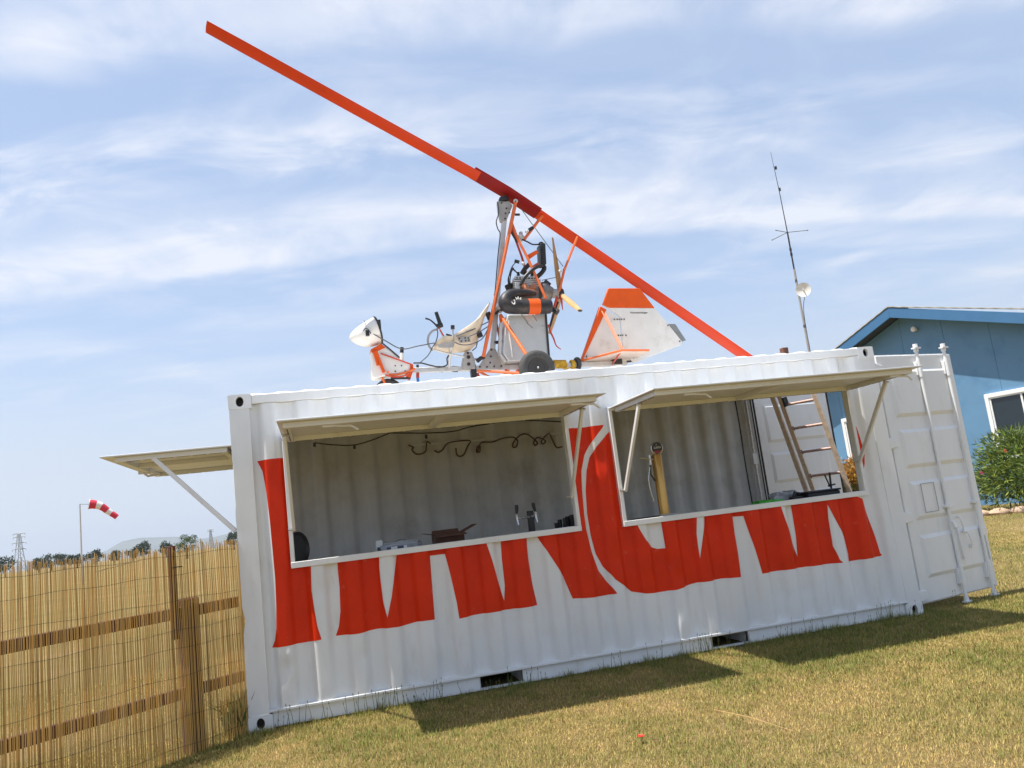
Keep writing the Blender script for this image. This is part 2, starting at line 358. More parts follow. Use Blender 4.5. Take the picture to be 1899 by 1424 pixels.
# lawn: short dry grass, greener and longer at the foot of the container
def lawn():
    def patch(x, y):
        # smooth random field: value noise at three sizes
        out = np.zeros_like(x); tot = 0
        for sc, am, sd in ((.75, 1.0, 1), (2.3, .8, 2), (7.0, .75, 3), (17.0, .6, 4)):
            tb = np.random.default_rng(sd).uniform(-1, 1, (256, 256)); u, v = x * sc + 37.3, y * sc + 51.7
            i, j = np.floor(u).astype(int), np.floor(v).astype(int); fu, fv = u - i, v - j; fu, fv = fu * fu * (3 - 2 * fu), fv * fv * (3 - 2 * fv)
            g = lambda a, b: tb[a % 256, b % 256]
            out += am * ((g(i, j) * (1 - fu) + g(i + 1, j) * fu) * (1 - fv) + (g(i, j + 1) * (1 - fu) + g(i + 1, j + 1) * fu) * fv); tot += am
        return out / tot * 2.0
    P = []
    def scatter(n, x0, x1, y0, y1, keep=None):
        p = np.column_stack([rng.uniform(x0, x1, n), rng.uniform(y0, y1, n)])
        if keep is not None: p = p[keep(p)]
        P.append(p)
    inside = lambda p: ~((p[:, 0] > .02) & (p[:, 0] < 6.05) & (p[:, 1] > .03) & (p[:, 1] < 2.42))
    scatter(460000, -1.6, 8.6, -4.6, .30, inside)
    scatter(70000, 6.0, 12.5, .3, 6.5, inside)
    scatter(60000, 9.0, 22.0, 3.0, 14.0)
    scatter(26000, -4.5, .05, -2.5, 4.0, inside)
    p = np.vstack(P); n = len(p); x, y = p[:, 0], p[:, 1]
    pt = patch(x, y); d = np.hypot(x - CAM.x, y - CAM.y)
    near = np.exp(-np.clip(-(y - .03), 0, None) / .14) * ((x > -.1) & (x < 6.2))
    shade = ((y > -1.05) & (y < 0) & (x > 1.2) & (x < 7.5)).astype(float)       # hatch shadow painted in: blades coloured greener where it falls
    L_ = rng.uniform(.014, .034, n) * (1 + .35 * np.clip(pt, -1, 1)) * (1 + 2.0 * near * rng.uniform(.1, 1, n) * np.clip(.6 + pt, .2, 1.6)) * (1 + .02 * np.clip(d - 8, 0, None))
    wdt = rng.uniform(.0018, .0036, n) * (1 + .085 * np.clip(d - 5, 0, None))
    az = rng.uniform(0, 2 * PI, n); lean = rng.uniform(.2, 1.15, n) * (1 - .45 * near)
    dx, dy = np.cos(az) * np.sin(lean), np.sin(az) * np.sin(lean); dz = np.cos(lean)
    ox, oy = -np.sin(az) * wdt, np.cos(az) * wdt
    b0 = np.column_stack([x - ox, y - oy, np.zeros(n) - .004]); b1 = np.column_stack([x + ox, y + oy, np.zeros(n) - .004])
    tip = np.column_stack([x + dx * L_, y + dy * L_, dz * L_])
    verts = np.stack([b0, b1, tip], 1).reshape(-1, 3); tri = np.arange(n * 3).reshape(-1, 3)
    g = np.clip(.54 + .50 * pt + .40 * near + .14 * shade + rng.normal(0, .20, n), 0, 1)[:, None]
    straw = np.array([.67, .475, .175]); green = np.array([.205, .230, .048]); brown = np.array([.44, .29, .135])
    c = straw * (1 - g) + green * g
    bmask = (rng.random(n) < .12 + .30 * np.clip(-pt - .25, 0, 1))[:, None]; c = np.where(bmask, brown, c) * rng.uniform(.75, 1.2, (n, 1))
    return np_mesh('lawn_grass', verts, tri, GRASSM, np.repeat(c, 3, 0), kind='stuff')
lawn()['label'] = 'short dry yellow green lawn grass'

# tall seed stalks along the foot of the container
def stalks():
    mb = MB(); vs = []; fs = []; cs = []
    sr = random.Random(5)
    xs = [sr.uniform(.2, 6.0) for _ in range(90)] + [sr.gauss(3.75, .12) for _ in range(22)] + [sr.gauss(1.05, .2) for _ in range(25)] + [sr.uniform(6.0, 7.2) for _ in range(20)]
    for x in xs:
        y = sr.uniform(-.10, -.01); h = sr.uniform(.06, .17); lx, ly = sr.uniform(-.03, .03), sr.uniform(-.03, .0); w = .0018
        k = len(vs); p = Vector((x, y, 0)); q = Vector((x + lx * .5, y + ly * .5, h * .6)); t_ = Vector((x + lx, y + ly, h))
        vs += [p + Vector((-w, 0, 0)), p + Vector((w, 0, 0)), q + Vector((w, 0, 0)), q + Vector((-w, 0, 0)), t_ + Vector((-w * .5, 0, 0)), t_ + Vector((w * .5, 0, 0)),
               t_ + Vector((-.004, 0, .004)), t_ + Vector((.004, 0, .004)), t_ + Vector((0, 0, .028))]
        fs += [(k, k + 1, k + 2), (k, k + 2, k + 3), (k + 3, k + 2, k + 5), (k + 3, k + 5, k + 4), (k + 6, k + 7, k + 8)]
        c = (.10, .13, .04) if sr.random() < .7 else (.25, .2, .09); cs += [c] * 9
    o = np_mesh('seed_stalks', np.array([tuple(v) for v in vs]), np.array(fs), GRASSM, np.array(cs), kind='stuff'); o['label'] = 'thin grass seed stalks along the container foot'
stalks()

# ================================================================== CONTAINER
CX, CY, CZ = 6.058, 2.438, 2.591
con = thing('shipping_container', 'white corrugated shipping container bar with huge red lettering and propped hatches', 'container', (CX / 2, CY / 2, 0))
WL = (.425, 2.78, 1.218, 2.19); WR = (3.235, 5.665, 1.205, 2.19)
PITCHC = .278
def sstep(t): t = min(1, max(0, t)); return t * t * (3 - 2 * t)
def corr(x):                             # 0 on the outer flats, 1 in the grooves
    u = ((x - .26) / PITCHC) % 1.0
    if u < .30: return 0.0
    if u < .50: return sstep((u - .30) / .20)
    if u < .80: return 1.0
    return 1 - sstep((u - .80) / .20)
dr = random.Random(21)
DENTS = []
for px, py, a, sx, sz in [(528, 1238, .022, .045, .05), (537, 1215, -.012, .025, .03), (522, 1258, .014, .05, .03), (607, 1298, .008, .03, .03), (678, 1218, .012, .05, .06), (520, 885, .010, .05, .10),
                          (1283, 1188, .018, .045, .10), (1262, 1160, -.010, .06, .09), (1318, 1130, .010, .02, .07), (1110, 850, .012, .05, .08), (1128, 880, -.010, .04, .06), (1262, 1068, .012, .03, .05),
                          (900, 1175, .007, .05, .05), (1010, 1180, .008, .06, .04), (1060, 1190, .007, .04, .04), (1535, 1118, .008, .04, .03), (840, 1185, .006, .06, .04), (1245, 1060, .008, .03, .12)]:
    q = on_y(px, py, 0); DENTS.append((q.x, q.z, a, sx, sz))
for _ in range(44): DENTS.append((dr.uniform(.2, 5.9), dr.uniform(.2, 1.15), dr.uniform(-.007, .009), dr.uniform(.03, .09), dr.uniform(.03, .08)))
def dent(x, z):
    s = 0.0
    for a, b, h, sx, sz in DENTS:
        ex = ((x - a) / sx) ** 2 + ((z - b) / sz) ** 2
        if ex < 9: s += h * math.exp(-ex)
    return s + .0022 * math.sin(x * 1.9 + z * 2.3) + .0016 * math.sin(x * 4.7 - z * 5.1)
def front_y(x, z): return .006 + .043 * corr(x) + dent(x, z)
X0, X1, Z0, Z1 = .15, CX - .15, .132, 2.505
nx = 16; xs = sorted(set([X0, X1, WL[0], WL[1], WR[0], WR[1]] + [round(X0 + (X1 - X0) * i / (21 * nx), 5) for i in range(21 * nx + 1)]))
zs = sorted(set([Z0, Z1, WL[2], WL[3], WR[2], WR[3]] + [round(Z0 + (Z1 - Z0) * i / 56, 5) for i in range(57)]))
def in_win(x, z):
    return any(w[0] < x < w[1] and w[2] < z < w[3] for w in (WL, WR))
def grid_panel(fn, us, vs_, skip=None):
    idx = {}; V = []; F = []
    for i, u in enumerate(us):
        for j, v in enumerate(vs_): idx[i, j] = len(V); V.append(fn(u, v))
    for i in range(len(us) - 1):
        for j in range(len(vs_) - 1):
            if skip and skip((us[i] + us[i + 1]) / 2, (vs_[j] + vs_[j + 1]) / 2): continue
            F.append((idx[i, j], idx[i + 1, j], idx[i + 1, j + 1], idx[i, j + 1]))
    return MB().add(V, F)
def solid(o, th, off):
    sd = o.modifiers.new('thick', 'SOLIDIFY'); sd.thickness = th; sd.offset = off; return o
fp = grid_panel(lambda x, z: (x, front_y(x, z), z), xs, zs, in_win).build('front_wall', WHITE, con, smooth=60, fixn=False)
# inner skin so that the inside has its own colour
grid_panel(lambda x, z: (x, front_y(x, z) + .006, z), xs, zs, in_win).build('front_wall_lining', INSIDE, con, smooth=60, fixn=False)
xs2 = [X0 + (X1 - X0) * i / (21 * 12) for i in range(21 * 12 + 1)]
bd_ = random.Random(4); BDENT = [(bd_.uniform(.3, 5.8), bd_.uniform(1.1, 2.1), bd_.uniform(-.020, .022), bd_.uniform(.04, .1), bd_.uniform(.04, .12)) for _ in range(46)]
def back_y(x, z):
    s = 0
    for a, b, h, sx, sz in BDENT:
        e = ((x - a) / sx) ** 2 + ((z - b) / sz) ** 2
        if e < 9: s += h * math.exp(-e)
    return 2.40 - .052 * corr(x + .05) + s + .003 * math.sin(x * 2.3 + z * 1.7)
zs2 = [Z0 + (Z1 - Z0) * i / 44 for i in range(45)]
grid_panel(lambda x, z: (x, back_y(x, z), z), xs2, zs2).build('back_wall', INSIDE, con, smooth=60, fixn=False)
grid_panel(lambda x, z: (x, back_y(x, z) + .006, z), xs2, zs2).build('back_wall_outside', WHITE, con, smooth=60, fixn=False)
# left end with its own hatch opening
EW = (.22, 1.96, 1.21, 2.19)
ys = sorted(set([.15, CY - .15, EW[0], EW[1]] + [.15 + (CY - .30) * i / 90 for i in range(91)])); zse = sorted(set(zs2 + [EW[2], EW[3]]))
skipE = lambda y, z: EW[0] < y < EW[1] and EW[2] < z < EW[3]
grid_panel(lambda y, z: (.010 + .034 * corr(y), y, z), ys, zse, skipE).build('end_wall', WHITE, con, smooth=60, fixn=False)
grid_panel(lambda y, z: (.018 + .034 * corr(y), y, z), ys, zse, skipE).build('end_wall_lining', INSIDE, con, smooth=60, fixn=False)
# roof: shallow cross corrugations that show as small crests above the rail
def roof_z(x, y):
    u = ((x - .1) / .2115) % 1.0; e = sstep(min(u, 1 - u) / .34) ; return 2.577 + .026 * e * sstep(min(y - .02, CY - .02 - y) / .05)
rx = [.12 + (CX - .24) * i / 330 for i in range(331)]; ry = [.02, .04, .055, .075, .3, .9, 1.5, 2.1, CY - .075, CY - .055, CY - .04, CY - .02]
grid_panel(lambda x, y: (x, y, roof_z(x, y)), rx, ry).build('roof', WHITE, con, smooth=60, fixn=False)
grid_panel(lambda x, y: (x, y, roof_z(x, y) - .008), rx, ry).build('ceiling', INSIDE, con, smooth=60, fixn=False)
WOODF = mat('floor_ply', (.13, .075, .04), .6, var=.25, vscale=6, stretch=(1, 9, 1))
boxp('floor', (.16, .09, .13), (CX - .16, CY - .09, .158), WOODF, con, 0)
# frame
def post(name, x0, x1, y0, y1):
    nz_ = 40; pr = random.Random(int(x0 * 10 + y0 * 99)); V = []; F = []
    zsq = [.118 + (2.473 - .118) * i / nz_ for i in range(nz_ + 1)]
    dts = [(pr.uniform(.3, 2.3), pr.uniform(.004, .012) * (1 if x0 < 1 else .25), pr.uniform(.02, .07)) for _ in range(9)]
    for z in zsq:
        d = sum(h * math.exp(-((z - c) / s) ** 2) for c, h, s in dts)
        lx = d if x0 < 1 else 0; rx_ = d if x0 > 1 else 0
        V += [(x0 + lx, y0 + d * .2, z), (x0 + .02 + lx * .3, y0 - .0 + d * .1, z), (x1 - .02, y0, z), (x1 - rx_, y0, z), (x1 - rx_, y1, z), (x0 + lx, y1, z)]
    for i in range(nz_):
        for k in range(6): a, b = i * 6 + k, i * 6 + (k + 1) % 6; F.append((a, b, b + 6, a + 6))
    F.append(tuple(range(5, -1, -1))); F.append(tuple(range(nz_ * 6, nz_ * 6 + 6)))
    return MB().add(V, F).build(name, WHITE, con, smooth=40)
post('corner_post', .004, .158, .004, .11); post('corner_post', CX - .158, CX - .004, .004, .13)
post('corner_post', .004, .158, CY - .11, CY - .004); post('corner_post', CX - .158, CX - .004, CY - .13, CY - .004)
def casting(x0, x1, z0, z1, front):
    """hollow corner casting with an oblong hole in its face"""
    yf, yb = (0.0, .162) if front else (CY, CY - .162)
    mb = MB(); n = 28; cx_, cz_ = (x0 + x1) / 2, (z0 + z1) / 2; out = []; inn = []
    hw, hh = (x1 - x0) / 2, (z1 - z0) / 2
    for k in range(n):
        t = 2 * PI * (k + .5) / n; c, s_ = math.cos(t), math.sin(t)
        m = min(hw / abs(c) if abs(c) > 1e-6 else 9, hh / abs(s_) if abs(s_) > 1e-6 else 9); out.append((cx_ + c * m, cz_ + s_ * m))
        inn.append((cx_ + .030 * c * (1 if abs(c) < .9 else 1), cz_ + .041 * s_))
    V = [(x, yf, z) for x, z in out] + [(x, yf, z) for x, z in inn] + [(x, yf + (yb - yf) * .22, z) for x, z in inn] + [(cx_ + (x - cx_) * 1.6, yf + (yb - yf) * .6, cz_ + (z - cz_) * 1.15) for x, z in inn] + [(x, yb, z) for x, z in out]
    F = []
    for k in range(n):
        j = (k + 1) % n
        F += [(k, j, n + j, n + k), (n + k, n + j, 2 * n + j, 2 * n + k), (2 * n + k, 2 * n + j, 3 * n + j, 3 * n + k), (k, 4 * n + k, 4 * n + j, j)]
    F.append(tuple(range(5 * n - 1, 4 * n - 1, -1)))
    G = [F[4 * k + 2] for k in range(n)] + [tuple(range(3 * n, 4 * n))]; F = [f for f in F if f not in G]
    return MB().add(V, F, 0).add(V, G, 1).build('corner_casting', [WHITE, BOLT], con, smooth=30)  # pocket walls and back coloured dark to stand for the shade inside
for fr in (True, False):
    for x0 in (0, CX - .178):
        for z0 in (0, CZ - .118): casting(x0, x0 + .178, z0, z0 + .118, fr)
for y0, y1 in ((.0, .062), (CY - .062, CY)):
    boxp('top_rail', (.178, y0 + .002, 2.508), (CX - .178, y1 - .002, 2.583), WHITE, con, .006)
RB0 = .030
boxp('bottom_lip', (.158, .0015, .126), (CX - .158, .085, .146), WHITE, con, .003)
for a, b in ((.178, 1.795), (2.155, 3.868), (4.238, CX - .178)): boxp('bottom_rail', (a, RB0, .012), (b, RB0 + .06, .131), WHITE, con, .004)
for a, b in ((1.795, 2.155), (3.868, 4.238)):
    boxp('pocket_lintel', (a, RB0 + .002, .118), (b, RB0 + .058, .131), WHITE, con, 0)
    boxp('pocket_base', (a, RB0 + .006, .010), (b, RB0 + .05, .026), WHITE, con, .002)
    mb = MB(); mb.box((a - .004, RB0 + .02, .012), (a, CY - .1, .118)); mb.box((b, RB0 + .02, .012), (b + .004, CY - .1, .118)); mb.box((a, RB0 + .06, .114), (b, CY - .1, .118)); mb.box((a, CY - .12, .012), (b, CY - .1, .114))
    mb.build('fork_pocket', WHITE, con, smooth=0)
boxp('bottom_rail', (.178, CY - .08, .012), (CX - .178, CY - RB0, .131), WHITE, con, .004)
boxp('bottom_rail', (.02, .178, .012), (.08, CY - .178, .131), WHITE, con, .004)
boxp('top_rail', (.004, .178, 2.508), (.066, CY - .178, 2.583), WHITE, con, .004)
boxp('door_header', (CX - .10, .178, 2.47), (CX - .004, CY - .178, 2.583), WHITE, con, .004)
boxp('door_sill', (CX - .14, .178, .01), (CX - .004, CY - .178, .15), WHITE, con, .004)
for k in range(13):
    x = .5 + k * .42; boxp('floor_beam', (x, .09, .012), (x + .05, CY - .09, .128), WHITE, con, 0)
# hatch frames
def hatch_frame(w):
    x0, x1, z0, z1 = w; fr = .032; mb = MB()
    mb.box((x0 - fr, -.012, z0 - .045), (x1 + fr, .075, z0 + .002)); mb.box((x0 - fr, -.010, z1 - .002), (x1 + fr, .075, z1 + .03))
    mb.box((x0 - fr, -.008, z0 + .002), (x0, .075, z1 - .002)); mb.box((x1, -.008, z0 + .002), (x1 + fr, .075, z1 - .002))
    return mb.build('hatch_frame', WHITE, con, bevel=.003)
for w in (WL, WR): hatch_frame(w)
mb = MB(); mb.box((-.012, EW[0] - .03, EW[2] - .045), (.07, EW[1] + .03, EW[2])); mb.box((-.012, EW[0] - .03, EW[3]), (.07, EW[1] + .03, EW[3] + .03)); mb.box((-.010, EW[0] - .03, EW[2]), (.07, EW[0], EW[3])); mb.box((-.010, EW[1], EW[2]), (.07, EW[1] + .03, EW[3]))
mb.build('hatch_frame', WHITE, con, bevel=.003)
# propped hatches: sheet, tube frame below, cross bar, latches, two struts each
SL = mat('slot_dark', (.10, .085, .06), .7)
def hatch(x0, x1, label):
    z = 2.205; mb = MB(); mb.box((x0 - .025, -1.0, z), (x1 + .04, -.012, z + .012))
    h = mb.build('hatch', CREAM, con, bevel=.002, label=label)
    fb = MB(); i0, i1, j0, j1, t = x0 + .015, x1 - .015, -.93, -.05, .045
    fb.box((i0, j0, z - .04), (i1, j0 + t, z - .001)); fb.box((i0, j1 - t, z - .04), (i1, j1, z - .001))
    fb.box((i0, j0 + t, z - .04), (i0 + t, j1 - t, z - .001)); fb.box((i1 - t, j0 + t, z - .04), (i1, j1 - t, z - .001))
    fb.build('hatch_rim', CREAM, h, bevel=.003)
    xm = (i0 + i1) / 2; boxp('cross_bar', (xm - .03, j0 + t, z - .036), (xm + .03, j1 - t, z - .001), CREAM, h, .003)
    # slotted seam along the hinge side tube and the end tubes
    sb = MB(); nseg = 15; ln = (i1 - i0 - .12) / nseg
    for k in range(nseg): sb.box((i0 + .06 + k * ln, j1 - t * .62, z - .042), (i0 + .06 + (k + .86) * ln, j1 - t * .42, z - .0385))
    for k in range(5):
        a = j0 + .08 + k * .15
        for xx in (i0, i1 - t): sb.box((xx + t * .4, a, z - .042), (xx + t * .6, a + .12, z - .0385))
    sb.build('seam_slot', SL, h, smooth=0, kind='stuff')
    for xx in (x0 + .28, x1 - .22):
        lb = MB(); lb.box((xx, -.90, z - .055), (xx + .10, -.86, z - .041)); lb.tube([(xx + .1, -.88, z - .05), (xx + .2, -.87, z - .055), (xx + .25, -.85, z - .085)], .009, 6)
        lb.build('latch', CREAM, h)
    for k in range(3):
        xx = x0 + .2 + k * (x1 - x0 - .4) / 2; MB().tube([(xx - .05, -.024, z + .022), (xx + .05, -.024, z + .022)], .011, 8).build('hinge', WHITE, h)
    for xx in (x0 + .012, x1 - .03):
        MB().bar((xx, -.60, z - .055), (xx, -.035, 1.47), .022, .036, up=(0, 1, 0)).build('strut', CREAM, h, bevel=.003)
        MB().tube([(xx - .02, -.60, z - .055), (xx + .03, -.60, z - .055)], .010, 8).build('pivot', STEEL, h)
        MB().tube([(xx - .045, -.035, 1.475), (xx + .02, -.035, 1.475)], .009, 8).build('pivot', STEEL, h)
    return h
hatch(WL[0], WL[1], 'hatch propped above the bay with the twin tap'); hatch(WR[0], WR[1], 'hatch propped above the bay with the gold beer tower')
def end_hatch():
    z = 2.205; y0, y1 = EW[0] - .02, EW[1] + .02
    h = MB().box((-1.0, y0, z), (-.014, y1, z + .012)).build('hatch', CREAM, con, bevel=.002, label='hatch propped out from the end wall beside the reed fence')
    fb = MB(); i0, i1, j0, j1, t = -.90, -.05, y0 + .05, y1 - .05, .045
    fb.box((i0, j0, z - .04), (i1, j0 + t, z - .001)); fb.box((i0, j1 - t, z - .04), (i1, j1, z - .001)); fb.box((i0, j0 + t, z - .04), (i0 + t, j1 - t, z - .001)); fb.box((i1 - t, j0 + t, z - .04), (i1, j1 - t, z - .001))
    fb.build('hatch_rim', CREAM, h, bevel=.003)
    boxp('cross_bar', (i0 + t, .9, z - .036), (i1 - t, .96, z - .001), CREAM, h, .003)
    sb = MB()
    for yy in (j0, j1 - t):
        for k in range(6): sb.box((i0 + .08 + k * .125, yy + t * .4, z - .042), (i0 + .18 + k * .125, yy + t * .6, z - .0385))
    sb.build('seam_slot', SL, h, smooth=0, kind='stuff')
    lb = MB(); lb.box((-.95, 1.35, z - .05), (-.85, 1.39, z - .001)); lb.tube([(-.9, 1.37, z - .05), (-.88, 1.42, z - .07), (-.8, 1.46, z - .06)], .010, 6); lb.build('latch', CREAM, h)
    for yy in (y0 + .07,): MB().bar((-.62, yy, z - .03), (-.03, yy, 1.52), .035, .05, up=(0, 1, 0)).build('strut', WHITE, h, bevel=.004)
end_hatch()

# painted lettering: each letter follows the corrugated steel
def zA(x, y): return (440 + x * .28086, 820 + y * .28086)
def zB(x, y): return (780 + x * .22472, 860 + y * .22472)
def zC(x, y): return (1060 + x * .26684, 760 + y * .26684)
def zD(x, y): return (1360 + x * .21066, 800 + y * .21066)
def zE(x, y): return (1380 + x * .15454, 720 + y * .15454)
def P2(fn, pts):
    out = []
    for q in pts:
        a = on_y(*fn(*q), 0.0); out.append((a.x, a.z))
    return out
fl = WL[2] - .044; flr = WR[2] - .044          # paint stops at the hatch frames
wl0, wl1, wr0 = WL[0] - .031, WL[1] + .031, WR[0] - .031
def clampf(pts):
    """push traced points out of the hatch frames"""
    out = []
    for x, z in pts:
        for (a, b, zb) in ((WL[0] - .031, WL[1] + .031, fl), (WR[0] - .031, WR[1] + .031, flr)):
            if a < x < b and z > zb and z < 2.2:
                dxs = min(x - a, b - x)
                if z - zb < dxs: z = zb
                elif x - a < b - x: x = a
                else: x = b
        out.append((x, z))
    return out
LET = {
 'H': [P2(zA, [(128, 122), (220, 110), (308, 100)]) + [(wl0, 1.9), (wl0, fl)] + P2(zA, [(485, 802), (487, 890), (490, 980), (510, 1110), (530, 1220), (557, 1303), (470, 1322), (390, 1335), (310, 1350), (228, 1362), (248, 1310), (258, 1230), (257, 1080), (250, 900), (232, 700), (215, 520), (190, 320), (165, 190)]),
       P2(zA, [(660, 772), (800, 755), (935, 737), (938, 820), (945, 900), (965, 1060), (992, 1160), (992, 1229), (920, 1237), (800, 1265), (652, 1283), (672, 1220), (682, 1120), (676, 960), (665, 850)])],
 'A': [P2(zA, [(992, 1160), (1020, 1020), (1045, 820), (1053, 718)]) + P2(zB, [(300, 650), (540, 620), (590, 790), (640, 960), (700, 1135), (700, 1210), (480, 1245), (320, 1278), (300, 1150), (250, 930), (205, 745), (82, 760), (95, 950), (120, 1285)]) + P2(zA, [(1200, 1185), (1100, 1215), (992, 1229)])],
 'N': [P2(zB, [(700, 1135), (705, 1010), (680, 780), (667, 605), (780, 590), (880, 575), (885, 680), (895, 780), (930, 980), (975, 1170), (840, 1190), (700, 1210)]),
       [(wl1, on_y(1048, 795, 0).z)] + P2(zC, [(230, 103), (150, 210), (100, 310), (80, 420), (78, 560), (90, 720), (105, 830), (150, 980), (200, 1120), (320, 1277), (200, 1300), (20, 1315)]) + P2(zB, [(1190, 935), (1020, 680), (968, 565)]) + [(wl1, fl)]],
 'G': [[(wr0, on_y(1137, 799, 0).z)] + P2(zC, [(220, 200), (170, 260), (135, 330), (115, 420), (110, 560), (120, 720), (145, 870), (180, 1000), (230, 1090), (310, 1180), (390, 1235), (430, 1265), (520, 1277), (620, 1270), (740, 1250), (850, 1212), (895, 1200), (895, 1033), (880, 940), (870, 860), (868, 722), (750, 735), (625, 745), (650, 900), (660, 962), (610, 967), (570, 955), (520, 905), (480, 840), (455, 770)]) + [(wr0, flr)]],
 'A2': [P2(zC, [(895, 1200), (895, 1033), (915, 880), (925, 800), (932, 718), (1150, 690), (1350, 668)]) + P2(zD, [(415, 635), (460, 780), (530, 960), (590, 1105), (590, 1203), (400, 1230), (258, 1252)]) + P2(zC, [(1250, 880), (1210, 737), (1130, 742), (1140, 850), (1165, 1000), (1180, 1162), (1050, 1175), (960, 1192)])],
 'R': [P2(zD, [(590, 1105), (575, 920), (545, 740), (525, 622), (700, 600), (900, 575), (1050, 556), (1085, 557), (1140, 590), (1180, 660), (1230, 800), (1280, 930), (1320, 1070), (1338, 1088), (1320, 1098), (1180, 1122), (1030, 1147), (1037, 1080), (1010, 990), (960, 880), (880, 735), (835, 645), (848, 760), (865, 860), (890, 1010), (940, 1130), (970, 1155), (780, 1175), (590, 1203)]),
       [(x + .045, z) for x, z in P2(zE, [(1305, 400), (1345, 480), (1385, 600), (1410, 690), (1435, 800), (1440, 900), (1425, 995), (1405, 900), (1380, 780), (1350, 640), (1325, 500)])]],
}
def letter(polys):
    bm = bmesh.new()
    for poly in polys:
        vs = [bm.verts.new((x, 0, z)) for x, z in clampf(poly)]
        fc = bm.faces.new(vs); fc.normal_update()
    bm.normal_update(); bmesh.ops.triangulate(bm, faces=bm.faces[:], ngon_method='EAR_CLIP')
    x0 = min(v.co.x for v in bm.verts); x1 = max(v.co.x for v in bm.verts)
    for x in xs:
        if x0 < x < x1: bmesh.ops.bisect_plane(bm, geom=bm.verts[:] + bm.edges[:] + bm.faces[:], plane_co=(x, 0, 0), plane_no=(1, 0, 0), dist=1e-6)
    z0 = min(v.co.z for v in bm.verts); z1 = max(v.co.z for v in bm.verts)
    for z in zs:
        if z0 < z < z1: bmesh.ops.bisect_plane(bm, geom=bm.verts[:] + bm.edges[:] + bm.faces[:], plane_co=(0, 0, z), plane_no=(0, 0, 1), dist=1e-6)
    for v in bm.verts: v.co.y = front_y(v.co.x, v.co.z) - .0022
    bmesh.ops.recalc_face_normals(bm, faces=bm.faces)
    for f in bm.faces:
        if f.normal.y > 0: f.normal_flip()
        f.smooth = True
    me = bpy.data.meshes.new('painted_letter'); bm.to_mesh(me); bm.free(); me.materials.append(REDP)
    o = bpy.data.objects.new('painted_letter', me); COL.objects.link(o); return attach(o, con, label='red painted letter')
for k, q in LET.items():
    letter(q)['label'] = 'red painted capital letter ' + k[0]

